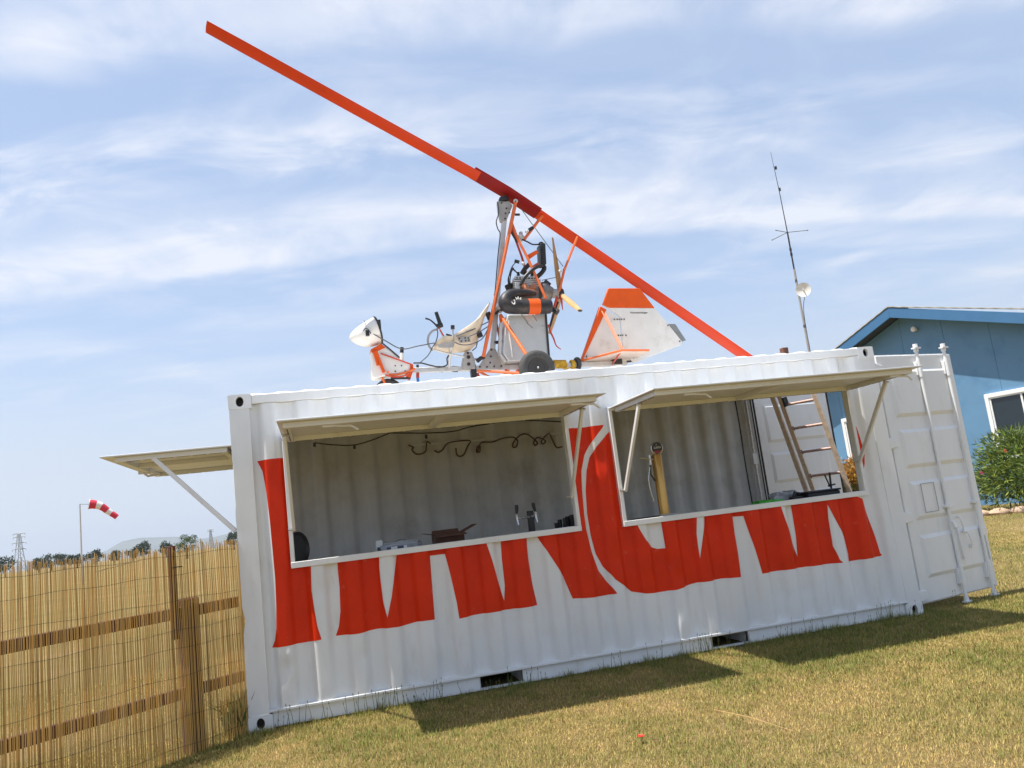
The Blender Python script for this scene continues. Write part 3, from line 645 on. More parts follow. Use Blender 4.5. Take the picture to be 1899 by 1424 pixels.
# doors
GASK = mat('door_gasket', (.02, .02, .02), .7)
def door_leaf(hx, hy, ang, outer):
    """outer=+1: the face with the lock rods looks towards -y"""
    a = rad(ang); U = Vector((math.cos(a), math.sin(a), 0)); Nn = Vector((math.sin(a), -math.cos(a), 0)) * outer
    O = Vector((hx, hy, 0)); Wd = 1.165; zb, zt = .085, 2.50
    def p(u, z, n): return O + U * u + Vector((0, 0, z)) + Nn * n
    def pbox(u0, u1, z0, z1, n0, n1, name, m, par, bevel=.004, **k):
        V = [p(u, z, n) for n in (n0, n1) for u, z in ((u0, z0), (u1, z0), (u1, z1), (u0, z1))]
        return MB().add(V, [(0, 1, 2, 3), (7, 6, 5, 4), (0, 4, 5, 1), (1, 5, 6, 2), (2, 6, 7, 3), (3, 7, 4, 0)]).build(name, m, par, bevel=bevel, **k)
    d = pbox(.0, Wd, zb, zt, -.022, .022, 'door', WHITE, con, .006, label='open door leaf with lock rods' if outer > 0 else 'open far door leaf seen from inside')
    for z0, z1 in ((1.87, 2.36), (1.36, 1.745), (.855, 1.23), (.305, .71)):
        for sgn in (1, -1):
            n0, n1 = .0222 * sgn, (.0222 + .020) * sgn; c = .036; u0, u1 = .13, Wd - .12
            V = [p(u0, z0, n0), p(u1, z0, n0), p(u1, z1, n0), p(u0, z1, n0), p(u0 + c, z0 + c, n1), p(u1 - c, z0 + c, n1), p(u1 - c, z1 - c, n1), p(u0 + c, z1 - c, n1)]
            if sgn < 0: V = [p(u0, z0, n0), p(u1, z0, n0), p(u1, z1, n0), p(u0, z1, n0), p(u0 + c, z0 + c, n1 * .9), p(u1 - c, z0 + c, n1 * .9), p(u1 - c, z1 - c, n1 * .9), p(u0 + c, z1 - c, n1 * .9)]
            MB().add(V, [(0, 1, 5, 4), (1, 2, 6, 5), (2, 3, 7, 6), (3, 0, 4, 7), (4, 5, 6, 7)]).build('door_panel', WHITE, d, bevel=.004, smooth=14)
    for u in (.58, 1.02):
        n = .062
        MB().tube([p(u, .0, n), p(u, 2.58, n)], .0165, 12).build('lock_rod', WHITE, d)
        for z0, z1, w in ((2.26, 2.44, .032), (.17, .36, .032), (.93, .965, .045), (1.50, 1.52, .03)):
            MB().tube([p(u, z0, n), p(u, z1, n)], w * .72, 10).build('rod_bracket', WHITE, d)
        pbox(u - .035, u + .035, 2.28, 2.42, .02, .06, 'rod_bracket', WHITE, d, .004); pbox(u - .035, u + .035, .19, .34, .02, .06, 'rod_bracket', WHITE, d, .004); pbox(u - .05, u + .05, .935, .96, .02, .085, 'rod_guide', WHITE, d, .003)
        for z in (2.555, .012):
            cb_ = MB()
            cb_.add([p(u + dx * .045, z + dz, n + dn) for dx in (-1, 1) for dz in (0, .014) for dn in (-.02, .03)], [(0, 1, 3, 2), (4, 6, 7, 5), (0, 4, 5, 1), (2, 3, 7, 6), (0, 2, 6, 4), (1, 5, 7, 3)])
            cb_.tube([p(u, z - .03, n), p(u, z + .05, n)], .024, 8); cb_.build('cam_lock', WHITE, d)
    if outer > 0:
        MB().bar(p(.60, .74, .095), p(.615, .42, .095), .018, .03, up=Nn).build('lock_handle', WHITE, d, bevel=.004)
        MB().bar(p(.585, .80, .08), p(.60, .73, .09), .05, .03, up=Nn).build('handle_hub', WHITE, d, bevel=.005)
        for uu, zz_ in ((.70, .72), (.78, .56)):
            hb = MB(); hb.tube([p(uu, zz_ + .10, .04), p(uu, zz_ + .10, .08), p(uu + .02, zz_, .085), p(uu + .03, zz_ - .05, .06), p(uu + .05, zz_ - .02, .05)], .008, 6); hb.build('handle_catch', WHITE, d)
        MB().bar(p(1.06, .62, .06), p(1.075, .36, .06), .02, .028, up=Nn).build('lock_handle', WHITE, d, bevel=.004); pbox(1.03, 1.10, .60, .68, .022, .07, 'handle_hub', WHITE, d, .005)
        fb = MB()
        for (u0, u1, z0, z1) in ((.25, .255, .92, 1.20), (.445, .45, .92, 1.20), (.255, .445, .915, .92), (.255, .445, 1.195, 1.20)):
            fb.add([p(u, z, n) for n in (.054, .0575) for u, z in ((u0, z0), (u1, z0), (u1, z1), (u0, z1))], [(0, 1, 2, 3), (7, 6, 5, 4), (0, 4, 5, 1), (1, 5, 6, 2), (2, 6, 7, 3), (3, 7, 4, 0)])
        fb.build('plate_outline', TAB, d, smooth=0)
    for z in (.16, .90, 1.62, 2.36):
        hb = MB(); V = [p(u, z + dz, n) for n in (-.03, .045) for u, dz in ((-.055, -.055), (.06, -.04), (.06, .04), (-.055, .055))]
        hb.add(V, [(0, 1, 2, 3), (7, 6, 5, 4), (0, 4, 5, 1), (1, 5, 6, 2), (2, 6, 7, 3), (3, 7, 4, 0)]); hb.build('hinge', WHITE, d, bevel=.006)
    g = MB()
    for u0, u1, z0, z1 in ((-.012, -.001, zb, zt), (Wd + .001, Wd + .018, zb, zt), (0, Wd, zt + .001, zt + .014), (0, Wd, zb - .014, zb - .001)):
        V = [p(u, z, n) for n in (-.03, -.012) for u, z in ((u0, z0), (u1, z0), (u1, z1), (u0, z1))]
        g.add(V, [(0, 1, 2, 3), (7, 6, 5, 4), (0, 4, 5, 1), (1, 5, 6, 2), (2, 6, 7, 3), (3, 7, 4, 0)])
    g.build('gasket', GASK if outer < 0 else WHITE, d, smooth=0)
    return d
door_leaf(6.115, .085, 13, +1)
door_leaf(6.062, CY - .072, 6.5, -1)
# conduit and cables up the inner rear corner post
MB().tube([(5.93, 2.285, .2), (5.93, 2.285, 2.5)], .013, 10).build('conduit', STEEL, con)
boxp('conduit_bracket', (5.895, 2.27, 1.62), (5.965, 2.31, 1.76), WHITE, con, .004)
MB().tube([(5.80, 2.30, 1.1), (5.79, 2.295, 1.7), (5.80, 2.30, 2.1), (5.79, 2.295, 2.5)], .009, 8).build('wall_cable', BLACK, con)
MB().tube([(6.02, 2.27, .2), (6.02, 2.27, 2.5)], .012, 8).build('door_seal', BLACK, con); MB().tube([(5.985, 2.27, 1.1), (5.985, 2.27, 2.5)], .009, 8).build('door_seal', BLACK, con)

# ================================================================== GYROCOPTER on the roof
GY = 1.5                                 # its centre plane, parallel to the container
def gA(x, y, lat=0.0): return on_y(620 + x * .16851, 560 + y * .16851, GY + lat)
def gB(x, y, lat=0.0): return on_y(860 + x * .16854, 320 + y * .16854, GY + lat)
def gC(x, y, lat=0.0): return on_y(860 + x * .15454, 500 + y * .15454, GY + lat)
def gD(x, y, lat=0.0): return on_y(1040 + x * .18957, 500 + y * .18957, GY + lat)
def at_y(p, lat): return Vector((p.x, GY + lat, p.z))      # same place on the side view, moved sideways
gyro = thing('gyrocopter', 'open frame orange and white gyrocopter with one long red rotor on the container roof', 'gyrocopter', (2.9, GY, 2.60))
ROOF = 2.604
def gp(name, mb, m, par=gyro, **k): return mb.build(name, m, par, **k)
# keel
kz = [gA(860, 742), gA(1420, 722), gC(600, 1158), gC(1200, 1140), gD(420, 925)]
k0 = Vector((1.98, GY, 2.93)); k0.z = gA(930, 748).z; k1 = gD(640, 915)
gp('keel', MB().bar((gA(840, 750).x, GY, gA(930, 748).z), (k1.x, GY, k1.z), .05, .05), ALU, bevel=.004)
# nose pod: round shell open to the rear
def nose():
    tip = gA(165, 400); top = gA(430, 178); bot = gA(525, 445); wpod = .20
    n, m = 20, 12; V = []; F = []
    mid = (top + bot) / 2; ax = (mid - tip); hv = (top - bot) / 2
    for i in range(m + 1):
        t = i / m; prof = math.sin(min(1, t ** .68) * PI / 2) ; c = tip + ax * t
        c = c + Vector((0, 0, -.018 * math.sin(t * PI)))
        for k in range(n):
            a = 2 * PI * k / n; V.append(c + hv * (prof * math.cos(a)) + Vector((0, 1, 0)) * (wpod * prof * math.sin(a)))
    for i in range(m):
        for k in range(n): F.append((i * n + k, (i + 1) * n + k, (i + 1) * n + (k + 1) % n, i * n + (k + 1) % n))
    pod = gp('nose_pod', MB().add(V, F), GWHITE, smooth=60); solid(pod, .006, 0)
    rimp = [V[m * n + k] for k in range(n)] + [V[m * n]]
    MB().tube(rimp, .011, 6, cap=False).build('rubber_rim', BLACK, pod)
    ib = MB(); ib.box((mid.x + .0, GY - .10, mid.z - .02), (mid.x + .03, GY + .10, mid.z + .09)); ib.build('instrument_panel', BLACK, pod, bevel=.004)
    MB().tube([gA(350, 330, -.19), gA(345, 250, -.2), gA(330, 212, -.2), gA(305, 208, -.2)], .005, 6).build('pitot_tube', STEEL, pod)
    vb = MB(); vb.box(tuple(gA(365, 345, -.215) - Vector((.018, .02, .025))), tuple(gA(365, 345, -.215) + Vector((.018, .02, .03)))); vb.tube([gA(320, 320, -.21), gA(345, 290, -.22), gA(380, 310, -.22), (gA(400, 350, -.2))], .004, 5); vb.build('sensor', BLACK, pod)
    # lower fairing
    low = [gA(398, 548, -.085), gA(470, 500, -.085), gA(540, 470, -.085), gA(720, 615, -.085), gA(838, 690, -.085), gA(825, 775, -.085), gA(640, 800, -.085), gA(520, 822, -.085), gA(440, 842, -.085), gA(412, 815, -.085), gA(402, 740, -.085), gA(410, 650, -.085)]
    fa = gp('nose_fairing', MB().prism(low, (0, .17, 0)), GWHITE, bevel=.012)
    MB().tube([gA(525, 450, -.09), gA(600, 510, -.09), gA(720, 612, -.09)], .008, 6).build('rubber_rim', BLACK, fa)
    for q in ((670, 700), (740, 700), (672, 762), (780, 760)): MB().ball(gA(*q, -.087), .008, n=8, m=5).build('bolt', BOLT, fa)
    gp('nose_collar', MB().prism([gA(398, 520, -.097), gA(515, 455, -.097), gA(565, 500, -.097), (gA(415, 562, -.097))], (0, .194, 0)), ORANGE, bevel=.006)
    for lt in (-.105, .105):
        gp('nose_frame_bar', MB().bar(gA(455, 540, lt), gA(545, 775, lt), .028, .05, up=(0, 1, 0)), ORANGE, bevel=.004)
        gp('nose_frame_bar', MB().bar(gA(435, 545, lt), gA(480, 700, lt), .024, .03, up=(0, 1, 0)), ORANGE, bevel=.004)
        gp('fairing_stay', MB().tube([gA(510, 565, lt), gA(865, 692, lt)], .008, 8), REDT)
nose()
gp('front_bracket', MB().prism([gA(800, 690, -.06), gA(868, 685, -.06), gA(872, 740, -.06), gA(840, 845, -.06), gA(800, 820, -.06)], (0, .12, 0)), ORANGE, bevel=.004)
gp('steering_link', MB().tube([gA(600, 800, -.09), gA(700, 795, -.09), gA(800, 770, -.1), gA(890, 735, -.1)], .012, 8), ORANGET)
gp('steering_link', MB().tube([gA(560, 800, -.12), gA(640, 820, -.12), gA(760, 815, -.12), gA(830, 775, -.11)], .009, 8), REDT)
gp('pedal_bar', MB().tube([gA(590, 770, -.3), gA(590, 770, .3)], .013, 8), ORANGET)
gp('lower_frame_tube', MB().tube([gA(620, 840, -.05), gA(838, 838, -.05)], .012, 8), BLACK)
nwc = gA(592, 905); nwc.z = ROOF + .150
for lt in (-.06, .06): gp('nose_fork', MB().tube([gA(500, 790, lt), Vector((nwc.x - .02, GY + lt, nwc.z + .06)), Vector((nwc.x, GY + lt, nwc.z))], .012, 8), ORANGET)
def wheel(c, rr, wd_, axis=(0, 1, 0), name='wheel', par=gyro):
    t = MB(); pr = []
    for k in range(16):
        a = 2 * PI * k / 16; pr.append((rr - rr * .27 + rr * .27 * math.cos(a), wd_ * .52 * math.copysign(abs(math.sin(a)) ** .75, math.sin(a))))
    t.lathe(c, axis, pr, 36, closed=True); w = gp(name, t, RUBBER, par, smooth=50)
    h = MB(); ri = rr * .50
    h.lathe(c, axis, [(ri * .98, -wd_ * .35), (ri * 1.05, -wd_ * .42), (ri * .80, -wd_ * .40), (ri * .72, -wd_ * .15), (ri * .35, -wd_ * .12), (ri * .30, -wd_ * .40), (0.004, -wd_ * .42), (0.004, wd_ * .42), (ri * .3, wd_ * .40), (ri * .35, wd_ * .12), (ri * .72, wd_ * .15), (ri * .8, wd_ * .4), (ri * 1.05, wd_ * .42), (ri * .98, wd_ * .35)], 24)
    h.build('rim', RIM, w); MB().ball(vec(c) - vec(axis) * wd_ * .44, .012, n=8, m=6).build('axle_nut', STEEL, w)
    for k in range(5):
        a = 2 * PI * k / 5; d = Vector((math.cos(a), 0, math.sin(a))); MB().bar(vec(c) - vec(axis) * wd_ * .3 + d * ri * .3, vec(c) - vec(axis) * wd_ * .3 + d * ri * .85, .02, .012, up=axis).build('spoke', RIM, w)
    return w
wheel(nwc, .150, .085)
# main wheels
mw = on_y(995, 680, .93); mw.z = ROOF + .186
wheel(Vector((mw.x, .93, mw.z)), .186, .115); wheel(Vector((mw.x, 2 * GY - .93, mw.z)), .186, .115)
for s in (-1, 1):
    gp('axle_leg', MB().tube([gC(440, 545, s * .10), Vector((mw.x - .02, GY + s * .52, mw.z + .05))], .020, 10), ORANGET)
    gp('axle_leg', MB().tube([Vector((mw.x - .02, GY + s * .04, gC(600, 1158).z)), Vector((mw.x, GY + s * .50, mw.z))], .018, 10), ORANGET)
    gp('drag_stay', MB().tube([gC(165, 1212, s * .12), Vector((mw.x - .05, GY + s * .42, mw.z - .02))], .014, 8), ORANGET)
gp('skid_post', MB().bar(gC(505, 1195, -.1), Vector((gC(505, 1195, -.1).x, GY - .1, ROOF)), .03, .025), REDT, bevel=.003)
gp('skid_post', MB().bar(gC(655, 1195, -.1), Vector((gC(655, 1195, -.1).x, GY - .1, ROOF)), .03, .025), REDT, bevel=.003)
gp('support_post', MB().bar(gA(1520, 690), Vector((gA(1535, 800).x, GY, ROOF)), .06, .075, up=(0, 1, 0)), BLACK, bevel=.006)
gp('skid_bar', MB().bar(gC(160, 1240, .05), Vector((gC(240, 1290).x, GY + .05, ROOF + .06)), .02, .03), REDT)
# tie-down strap near the nose
gp('tie_down', MB().tube([gA(915, 690), gA(918, 735)], .014, 10), BOLT); gp('tie_down', MB().tube([gA(918, 735), gA(918, 775)], .024, 10), BLUEM)
gp('tie_down', MB().tube([gA(918, 775), gA(918, 835)], .017, 10), REDT); gp('tie_down', MB().tube([gA(918, 835), Vector((gA(918, 860).x, GY, ROOF))], .015, 10), BLUEM)
# seat: bucket shell
def seat():
    st = [((1090, 500), (1095, 475)), ((1130, 525), (1170, 425)), ((1250, 540), (1260, 425)), ((1400, 545), (1345, 375)), ((1500, 525), (1420, 325)), ((1565, 450), (1500, 270)), ((1590, 340), (1560, 220)), ((1630, 200), (1610, 140)), ((1672, 90), (1650, 85)), ((1690, 45), (1682, 42))]
    V = []; F = []; m = 11
    for i, (b, t) in enumerate(st):
        B = gA(*b); T = gA(*t); w = .21 if i not in (0, len(st) - 1) else .12
        for k in range(m):
            s = -1 + 2 * k / (m - 1); e = abs(s) ** 3.2; V.append(Vector((B.x + (T.x - B.x) * e, GY + s * w, B.z + (T.z - B.z) * e)))
    for i in range(len(st) - 1):
        for k in range(m - 1): F.append((i * m + k, i * m + k + 1, (i + 1) * m + k + 1, (i + 1) * m + k))
    o = gp('seat', MB().add(V, F), SEATM, smooth=70); solid(o, .010, 0)
    sp_ = MB().prism([gA(1350, 385, -.222), gA(1495, 372, -.222), gA(1500, 435, -.222), gA(1380, 452, -.222)], (0, .008, 0)); sp_.build('side_plate', GREYP, o, bevel=.002)
    for q in ((1375, 400), (1400, 430), (1440, 395), (1445, 425), (1475, 395), (1480, 420)): MB().ball(gA(*q, -.225), .009, n=8, m=5).build('bolt', BOLT, o)
    MB().prism([gA(1130, 470, -.222), gA(1240, 440, -.222), gA(1330, 440, -.222), gA(1310, 500, -.222), gA(1220, 505, -.222), (gA(1150, 500, -.222))], (0, .008, 0)).build('side_plate', GREYP, o, bevel=.002)
    MB().tube([gA(1590, 330, -.15), gA(1610, 385, -.15)], .030, 8).build('buckle', BLACK, o)
    for a, b in (((1340, 375), (1700, 215)), ((1490, 375), (1690, 270))): MB().tube([gA(*a, -.23), gA((a[0] + b[0]) / 2, (a[1] + b[1]) / 2 + 12, -.2), gA(*b, -.1)], .006, 6).build('belt_cable', CABLE, o)
seat()
gp('seat_pedestal', MB().prism([gA(1440, 545, -.05), gA(1512, 545, -.05), gA(1548, 640, -.05), gA(1556, 735, -.05), gA(1408, 740, -.05), gA(1418, 640, -.05)], (0, .10, 0)), GREYP, bevel=.003)
for q, r_ in (((1478, 605), .020), ((1480, 682), .018), ((1470, 560), .012)): gp('pedestal_hole', MB().lathe(gA(*q, -.056), (0, 1, 0), [(.003, 0), (r_, 0), (r_, .006), (.003, .006)], 14), BOLT)
for lt in (-.16, .16): gp('seat_strut', MB().tube([gA(1285, 500, lt), gA(1260, 722, lt * .4)], .014, 8), ALU)
for lt in (-.17, .17): gp('seat_rail', MB().tube([gA(1085, 520, lt), gA(1200, 555, lt), gA(1430, 605, lt)], .011, 8), ALU)
# controls
gp('control_stick', MB().bar(gA(1150, 285, -.12), gA(1232, 430, -.16), .012, .036, up=(0, 1, 0)), REDT, bevel=.003)
for k in range(4):
    f = .15 + .22 * k; c = gA(1150 + 82 * f, 285 + 145 * f, -.135 - .02 * f); gp('lightening_hole', MB().lathe(c - Vector((0, .006, 0)), (0, 1, 0), [(.001, 0), (.008, 0), (.008, .003), (.001, .003)], 10), GWHITE)
gp('hand_grip', MB().tube([gA(1120, 112, -.12), gA(1150, 200, -.12), gA(1170, 262, -.12)], [.019, .021, .022], 12), BLACK)
gp('stick_clamp', MB().tube([gA(1130, 268, -.12), gA(1190, 250, -.12)], .026, 10), BLACK)
gp('brake_lever', MB().tube([gA(1002, 180, -.14), gA(1050, 195, -.14), (gA(1095, 230, -.14)), gA(1135, 272, -.13)], [.011, .008, .009, .012], 8), BLACK)
gp('throttle_lever', MB().bar(gA(1303, 280, -.20), gA(1318, 455, -.20), .010, .034, up=(0, 1, 0)), GREYP, bevel=.002); gp('lever_knob', MB().tube([gA(1302, 258, -.2), gA(1303, 300, -.2)], .021, 10), BLACK)
gp('throttle_mount', MB().tube([gA(1230, 355, -.2), gA(1290, 372, -.2)], .010, 8), BLACK)
gp('fuel_hose', MB().tube([gA(1135, 300, -.1), gA(1080, 320, -.1), gA(1040, 370, -.1), gA(1030, 430, -.1), gA(1045, 490, -.1), gA(1085, 535, -.1)], .012, 8), mat('hose_grey', (.35, .35, .36), .4))
gp('brake_cable', MB().tube([gA(1130, 290, -.12), gA(1138, 350, -.12), gA(1120, 430, -.12), gA(1080, 500, -.12), gA(1030, 590, -.1), gA(945, 665, -.06)], .006, 6), CABLE)
gp('pitot_line', MB().tube([gA(395, 330, -.18), gA(560, 425, -.15), gA(740, 515, -.1), gA(920, 485, -.1), gA(1100, 450, -.15)], .006, 6), CABLE)
gp('beacon', MB().tube([gA(745, 500, -.05), gA(742, 560, -.05)], .020, 10), BLACK); gp('beacon_base', MB().tube([gA(742, 560, -.05), gA(740, 640, -.05)], [.018, .028], 10), GWHITE)
gp('brake_cable', MB().tube([gA(870, 672, -.04), gA(960, 672, -.04), gA(1050, 695, -.05), gA(1160, 715, -.05), gA(1240, 690, -.05), gA(1240, 620, -.08), gA(1270, 575, -.1)], .008, 6), BLACK)
for q in (1165, 1328): gp('cable_tie', MB().bar(gA(q, 705), gA(q, 770), .06, .012, up=(0, 1, 0)), BLACK)
gp('bowden_cable', MB().tube([gA(1330, 445, -.22), gA(1400, 470, -.22), gA(1500, 465, -.22), gA(1620, 410, -.2), gA(1690, 300, -.12)], .006, 6), CABLE)
gp('bowden_cable', MB().tube([gA(1575, 440, -.2), gA(1560, 500, -.2), gA(1520, 535, -.15)], .007, 6), CABLE)
# mast
mt = gB(445, 520); mbm = gC(345, 955)
gp('mast', MB().bar(mbm, mt, .05, .062, up=(0, 1, 0)), ALU, bevel=.004)
gp('mast_foot_plate', MB().prism([gC(318, 950, -.034), gC(385, 950, -.034), gC(470, 1170, -.034), gC(470, 1185, -.034), gC(180, 1185, -.034), gC(178, 1165, -.034)], (0, .068, 0)), GREYP, bevel=.003)
for q in ((330, 962), (325, 1040), (318, 1115), (195, 1165), (280, 1165), (365, 1160), (450, 1157)): gp('bolt', MB().ball(gC(*q, -.036), .010, n=8, m=5), BOLT)
gp('rotor_head_plate', MB().prism([gB(375, 315, -.035), gB(500, 315, -.035), gB(540, 360, -.035), gB(510, 430, -.035), gB(470, 530, -.035), gB(410, 530, -.035), gB(385, 420, -.035)], (0, .07, 0)), GREYP, bevel=.003)
for q in ((415, 333), (470, 393), (460, 447), (455, 505), (502, 440)): gp('bolt', MB().ball(gB(*q, -.038), .010, n=8, m=5), BOLT)
gp('head_bearing', MB().lathe(gB(440, 300), (-.1, 0, 1), [(.045, -.025), (.060, -.02), (.060, .010), (.050, .014), (.046, .030)], 18), BLACK)
gp('head_cable', MB().tube([gB(370, 320, -.05), gB(385, 440, -.05), gB(358, 540, -.05), gB(375, 620, -.05), gB(400, 680, -.05), gB(378, 900, -.05), gB(345, 1300, -.06), gC(360, 300, -.06)], .006, 6), BLACK)
for s in (-1, 1):
    gp('mast_stay', MB().tube([gB(570, 330, s * .07), gC(236, 1040, s * .17)], .020, 10), REDT if s > 0 else ORANGET)
gp('stay_eye', MB().lathe(gB(572, 313, -.075), (0, 1, 0), [(.010, 0), (.026, 0), (.026, .012), (.010, .012)], 14, closed=True), ALU)
for s, nm in ((-1, ORANGET), (1, REDT)):
    gp('engine_stay', MB().tube([gB(530, 560, s * .05), gB(600, 740, s * .09), gB(700, 935, s * .12), gC(985, 345, s * .20)], .016, 8), nm)
gp('engine_stay', MB().tube([gB(520, 600, .04), gB(640, 930, .10), gB(690, 1110, .12)], .013, 8), REDT)
gp('stay_junction', MB().tube([gB(605, 690), gB(650, 745)], .04, 10), ALU); gp('stay_cap', MB().ball(gB(628, 668), .022), STEEL)
gp('stay_foot', MB().prism([gC(965, 320, -.21), gC(1000, 320, -.21), gC(1005, 362, -.21), gC(970, 362, -.21)], (0, .02, 0)), ORANGET, bevel=.003)
gp('black_stay', MB().tube([gB(520, 650, .02), gB(590, 770, .05)], .012, 8), BLACK)
gp('plastic_bit', MB().ball(gB(655, 1000, -.13), .020), ALU); gp('plastic_bit', MB().ball(gB(692, 650, -.08), .017), ALU)  # small grey balls standing in for soft clear plastic bits
gp('clamp', MB().tube([gB(560, 970, -.12), gB(610, 985, -.12)], .02, 8), BLACK); gp('clamp', MB().tube([gB(720, 630, -.05), gB(760, 605, -.05)], .02, 8), BLACK); gp('clamp', MB().tube([gB(565, 462, -.08), gB(615, 462, -.08)], .014, 8), BLACK)
# engine
eng = gp('engine_block', MB().prism([gC(600, 115, -.11), gC(885, 115, -.11), gC(905, 250, -.11), gC(900, 345, -.11), gC(620, 345, -.11), gC(590, 250, -.11)], (0, .22, 0)), ENGINE, bevel=.008)
hd = MB(); hd.prism([gC(618, 70, -.10), gC(872, 82, -.10), gC(878, 112, -.10), gC(615, 112, -.10)], (0, .20, 0)); hd.build('cylinder_head', ALU, eng, bevel=.004)
for k in range(7): MB().ball(gC(640 + k * 36, 95 + k * 1.5, -.103), .009, n=8, m=5).build('head_bolt', BOLT, eng)
for k in range(4): MB().box(tuple(gC(600, 140 + 24 * k, -.122)), tuple(gC(890, 150 + 24 * k, 0) + Vector((0, .122, 0)))).build('cooling_fin', ALU, eng)
for q in ((655, 45), (740, 40), (820, 40)): MB().tube([gC(q[0], q[1] - 15), gC(q[0], q[1] + 35)], [.014, .020], 8).build('spark_plug', BLACK, eng)
for q in ((735, 195), (835, 200), (780, 240)): MB().lathe(gC(*q, -.18), (0, 1, 0), [(.01, 0), (.034, .005), (.036, .03), (.028, .06)], 14).build('exhaust_port', COPPER, eng)
MB().tube([gC(735, 195, -.18), gC(760, 250, -.2), gC(830, 260, -.2), gC(870, 285, -.19)], .022, 10).build('exhaust_stub', COPPER, eng)
MB().prism([gC(615, 150, -.135), gC(680, 160, -.135), gC(680, 240, -.135), gC(625, 240, -.135)], (0, .03, 0)).build('cover', ALU, eng, bevel=.004)
gp('gearbox', MB().lathe(gC(900, 265), gC(1060, 290) - gC(900, 265), [(.09, 0), (.115, .02), (.115, .07), (.085, .12), (.07, .15)], 20), ENGINE)
gp('starter', MB().tube([gC(955, 150, -.03), gC(1020, 205, -.03)], .045, 12), BLACK)
hubp = gC(1160, 290)
gp('propeller_shaft', MB().tube([gC(1040, 285), hubp], [.055, .050], 16), GREYP)
gp('carburettor', MB().tube([gC(535, 180, -.03), gC(560, 245, -.03)], .045, 10), BLACK)
for j, (a, b) in enumerate((((540, 190), (640, 40)), ((560, 200), (610, 20)))):
    gp('ignition_lead', MB().tube([gC(*a, -.08), gC(a[0] - 5, a[1] - 90, -.1), gC((a[0] + b[0]) / 2, b[1] - 40, -.1), gC(*b, -.08)], .007, 6), BLACK)
gp('ignition_lead', MB().tube([gB(500, 1240, -.05), gB(495, 1150, -.05), gB(530, 1040, -.05), gB(580, 980, -.08)], .006, 6), BLACK)
# exhaust: fat muffler bent back on itself
muf = gp('muffler', MB().tube([gC(860, 285, -.19), gC(740, 280, -.22), gC(640, 285, -.24), gC(560, 305, -.25), gC(515, 345, -.26), gC(500, 395, -.27), gC(530, 432, -.27), gC(600, 443, -.27), gC(760, 444, -.27), gC(960, 442, -.27), gC(1030, 441, -.27), gC(1052, 441, -.27)],
     [.026, .040, .052, .062, .070, .076, .080, .081, .081, .081, .078, .060], 20), MUFF, smooth=60)
MB().tube([gC(770, 444, -.27), gC(905, 442, -.27)], .0835, 24).build('orange_band', ORANGE, muf, smooth=60)
# rub marks painted on the muffler as small raised strokes
yk = -.352
for s in ([(575, 385), (590, 405), (610, 412), (612, 375), (598, 362)], [(622, 330), (640, 362)], [(650, 322), (662, 356)], [(630, 348), (655, 340)], [(672, 345), (690, 360)], [(686, 335), (680, 352)]):
    MB().tube([gC(a, b, yk + .0) for a, b in s], .0055, 6).build('paint_mark', GWHITE, muf)
gp('tail_pipe', MB().tube([gC(1060, 470, -.25), gC(1095, 490, -.25), gC(1125, 510, -.27)], [.026, .032, .034], 12), BLACK)
# radiator and hoses
rd = gp('radiator', MB().bar(gB(850, 800), gB(862, 1030), .16, .06, up=(1, 0, 0)), BLACK, bevel=.008)
for k in range(9): MB().bar(gB(850 + k * 1.4, 815 + 24 * k, -.083), gB(851 + k * 1.4, 823 + 24 * k, -.083), .012, .05, up=(1, 0, 0)).build('radiator_fin', BOLT, rd)
MB().lathe(gB(852, 790), (0, 0, 1), [(.03, -.02), (.032, .01), (.02, .025)], 12).build('filler_cap', BLACK, rd)
gp('radiator_bracket', MB().prism([gB(700, 905, -.09), gB(800, 850, -.09), gB(825, 880, -.09), gB(750, 930, -.09), gB(715, 955, -.09)], (0, .03, 0)), ORANGE, bevel=.004)
gp('radiator_bracket', MB().prism([gB(745, 1030, -.09), gB(815, 985, -.09), gB(835, 1015, -.09), gB(775, 1045, -.09)], (0, .03, 0)), ORANGE, bevel=.004)
gp('overflow_hose', MB().tube([gB(640, 735, -.05), gB(700, 760, -.05), gB(760, 790, -.05), gB(840, 788, -.03)], .008, 6), BLACK)
gp('coolant_hose', MB().tube([gB(872, 1020, -.05), gB(800, 1040, -.14), gB(730, 1090, -.16), gB(665, 1160, -.16), gB(630, 1235, -.15)], .020, 10), BLACK)
gp('coolant_hose', MB().tube([gB(720, 1010, -.02), gB(670, 1060, -.02), gB(640, 1110, -.02)], .026, 10), BLACK)
gp('coolant_hose', MB().tube([gB(880, 1030), gB(885, 1060), gB(850, 1110), gB(790, 1160)], .026, 10), BLACK)
# tank behind the seat
tk = [gC(525, 535, -.16), gC(985, 530, -.16), gC(1003, 760, -.16), gC(1026, 1045, -.16), gC(1010, 1085, -.16), gC(540, 1100, -.16), gC(472, 1000, -.16), gC(492, 690, -.16)]
tnk = gp('fuel_tank', MB().prism(tk, (0, .32, 0)), TANK, bevel=.014)
MB().bar(gC(985, 532, -.17), gC(1024, 1050, -.17), .012, .02).build('tank_edge', BOLT, tnk)
for a, b in (((690, 528), (770, 640)), ((820, 528), (880, 620)), ((760, 640), (830, 700))): MB().bar(gC(*a, -.164), gC(*b, -.164), .004, .012, up=(0, 1, 0)).build('strap', TAB, tnk)
gp('tank_mount', MB().bar(gC(445, 640, -.12), gC(430, 1010, -.12), .03, .045, up=(0, 1, 0)), ALU, bevel=.003)
gp('tank_mount', MB().bar(gC(430, 1010, -.12), gC(500, 1110, -.12), .03, .04, up=(0, 1, 0)), ALU, bevel=.003)
gp('inner_stay', MB().tube([gC(385, 610, .05), gC(440, 850, .05)], .014, 8), REDT)
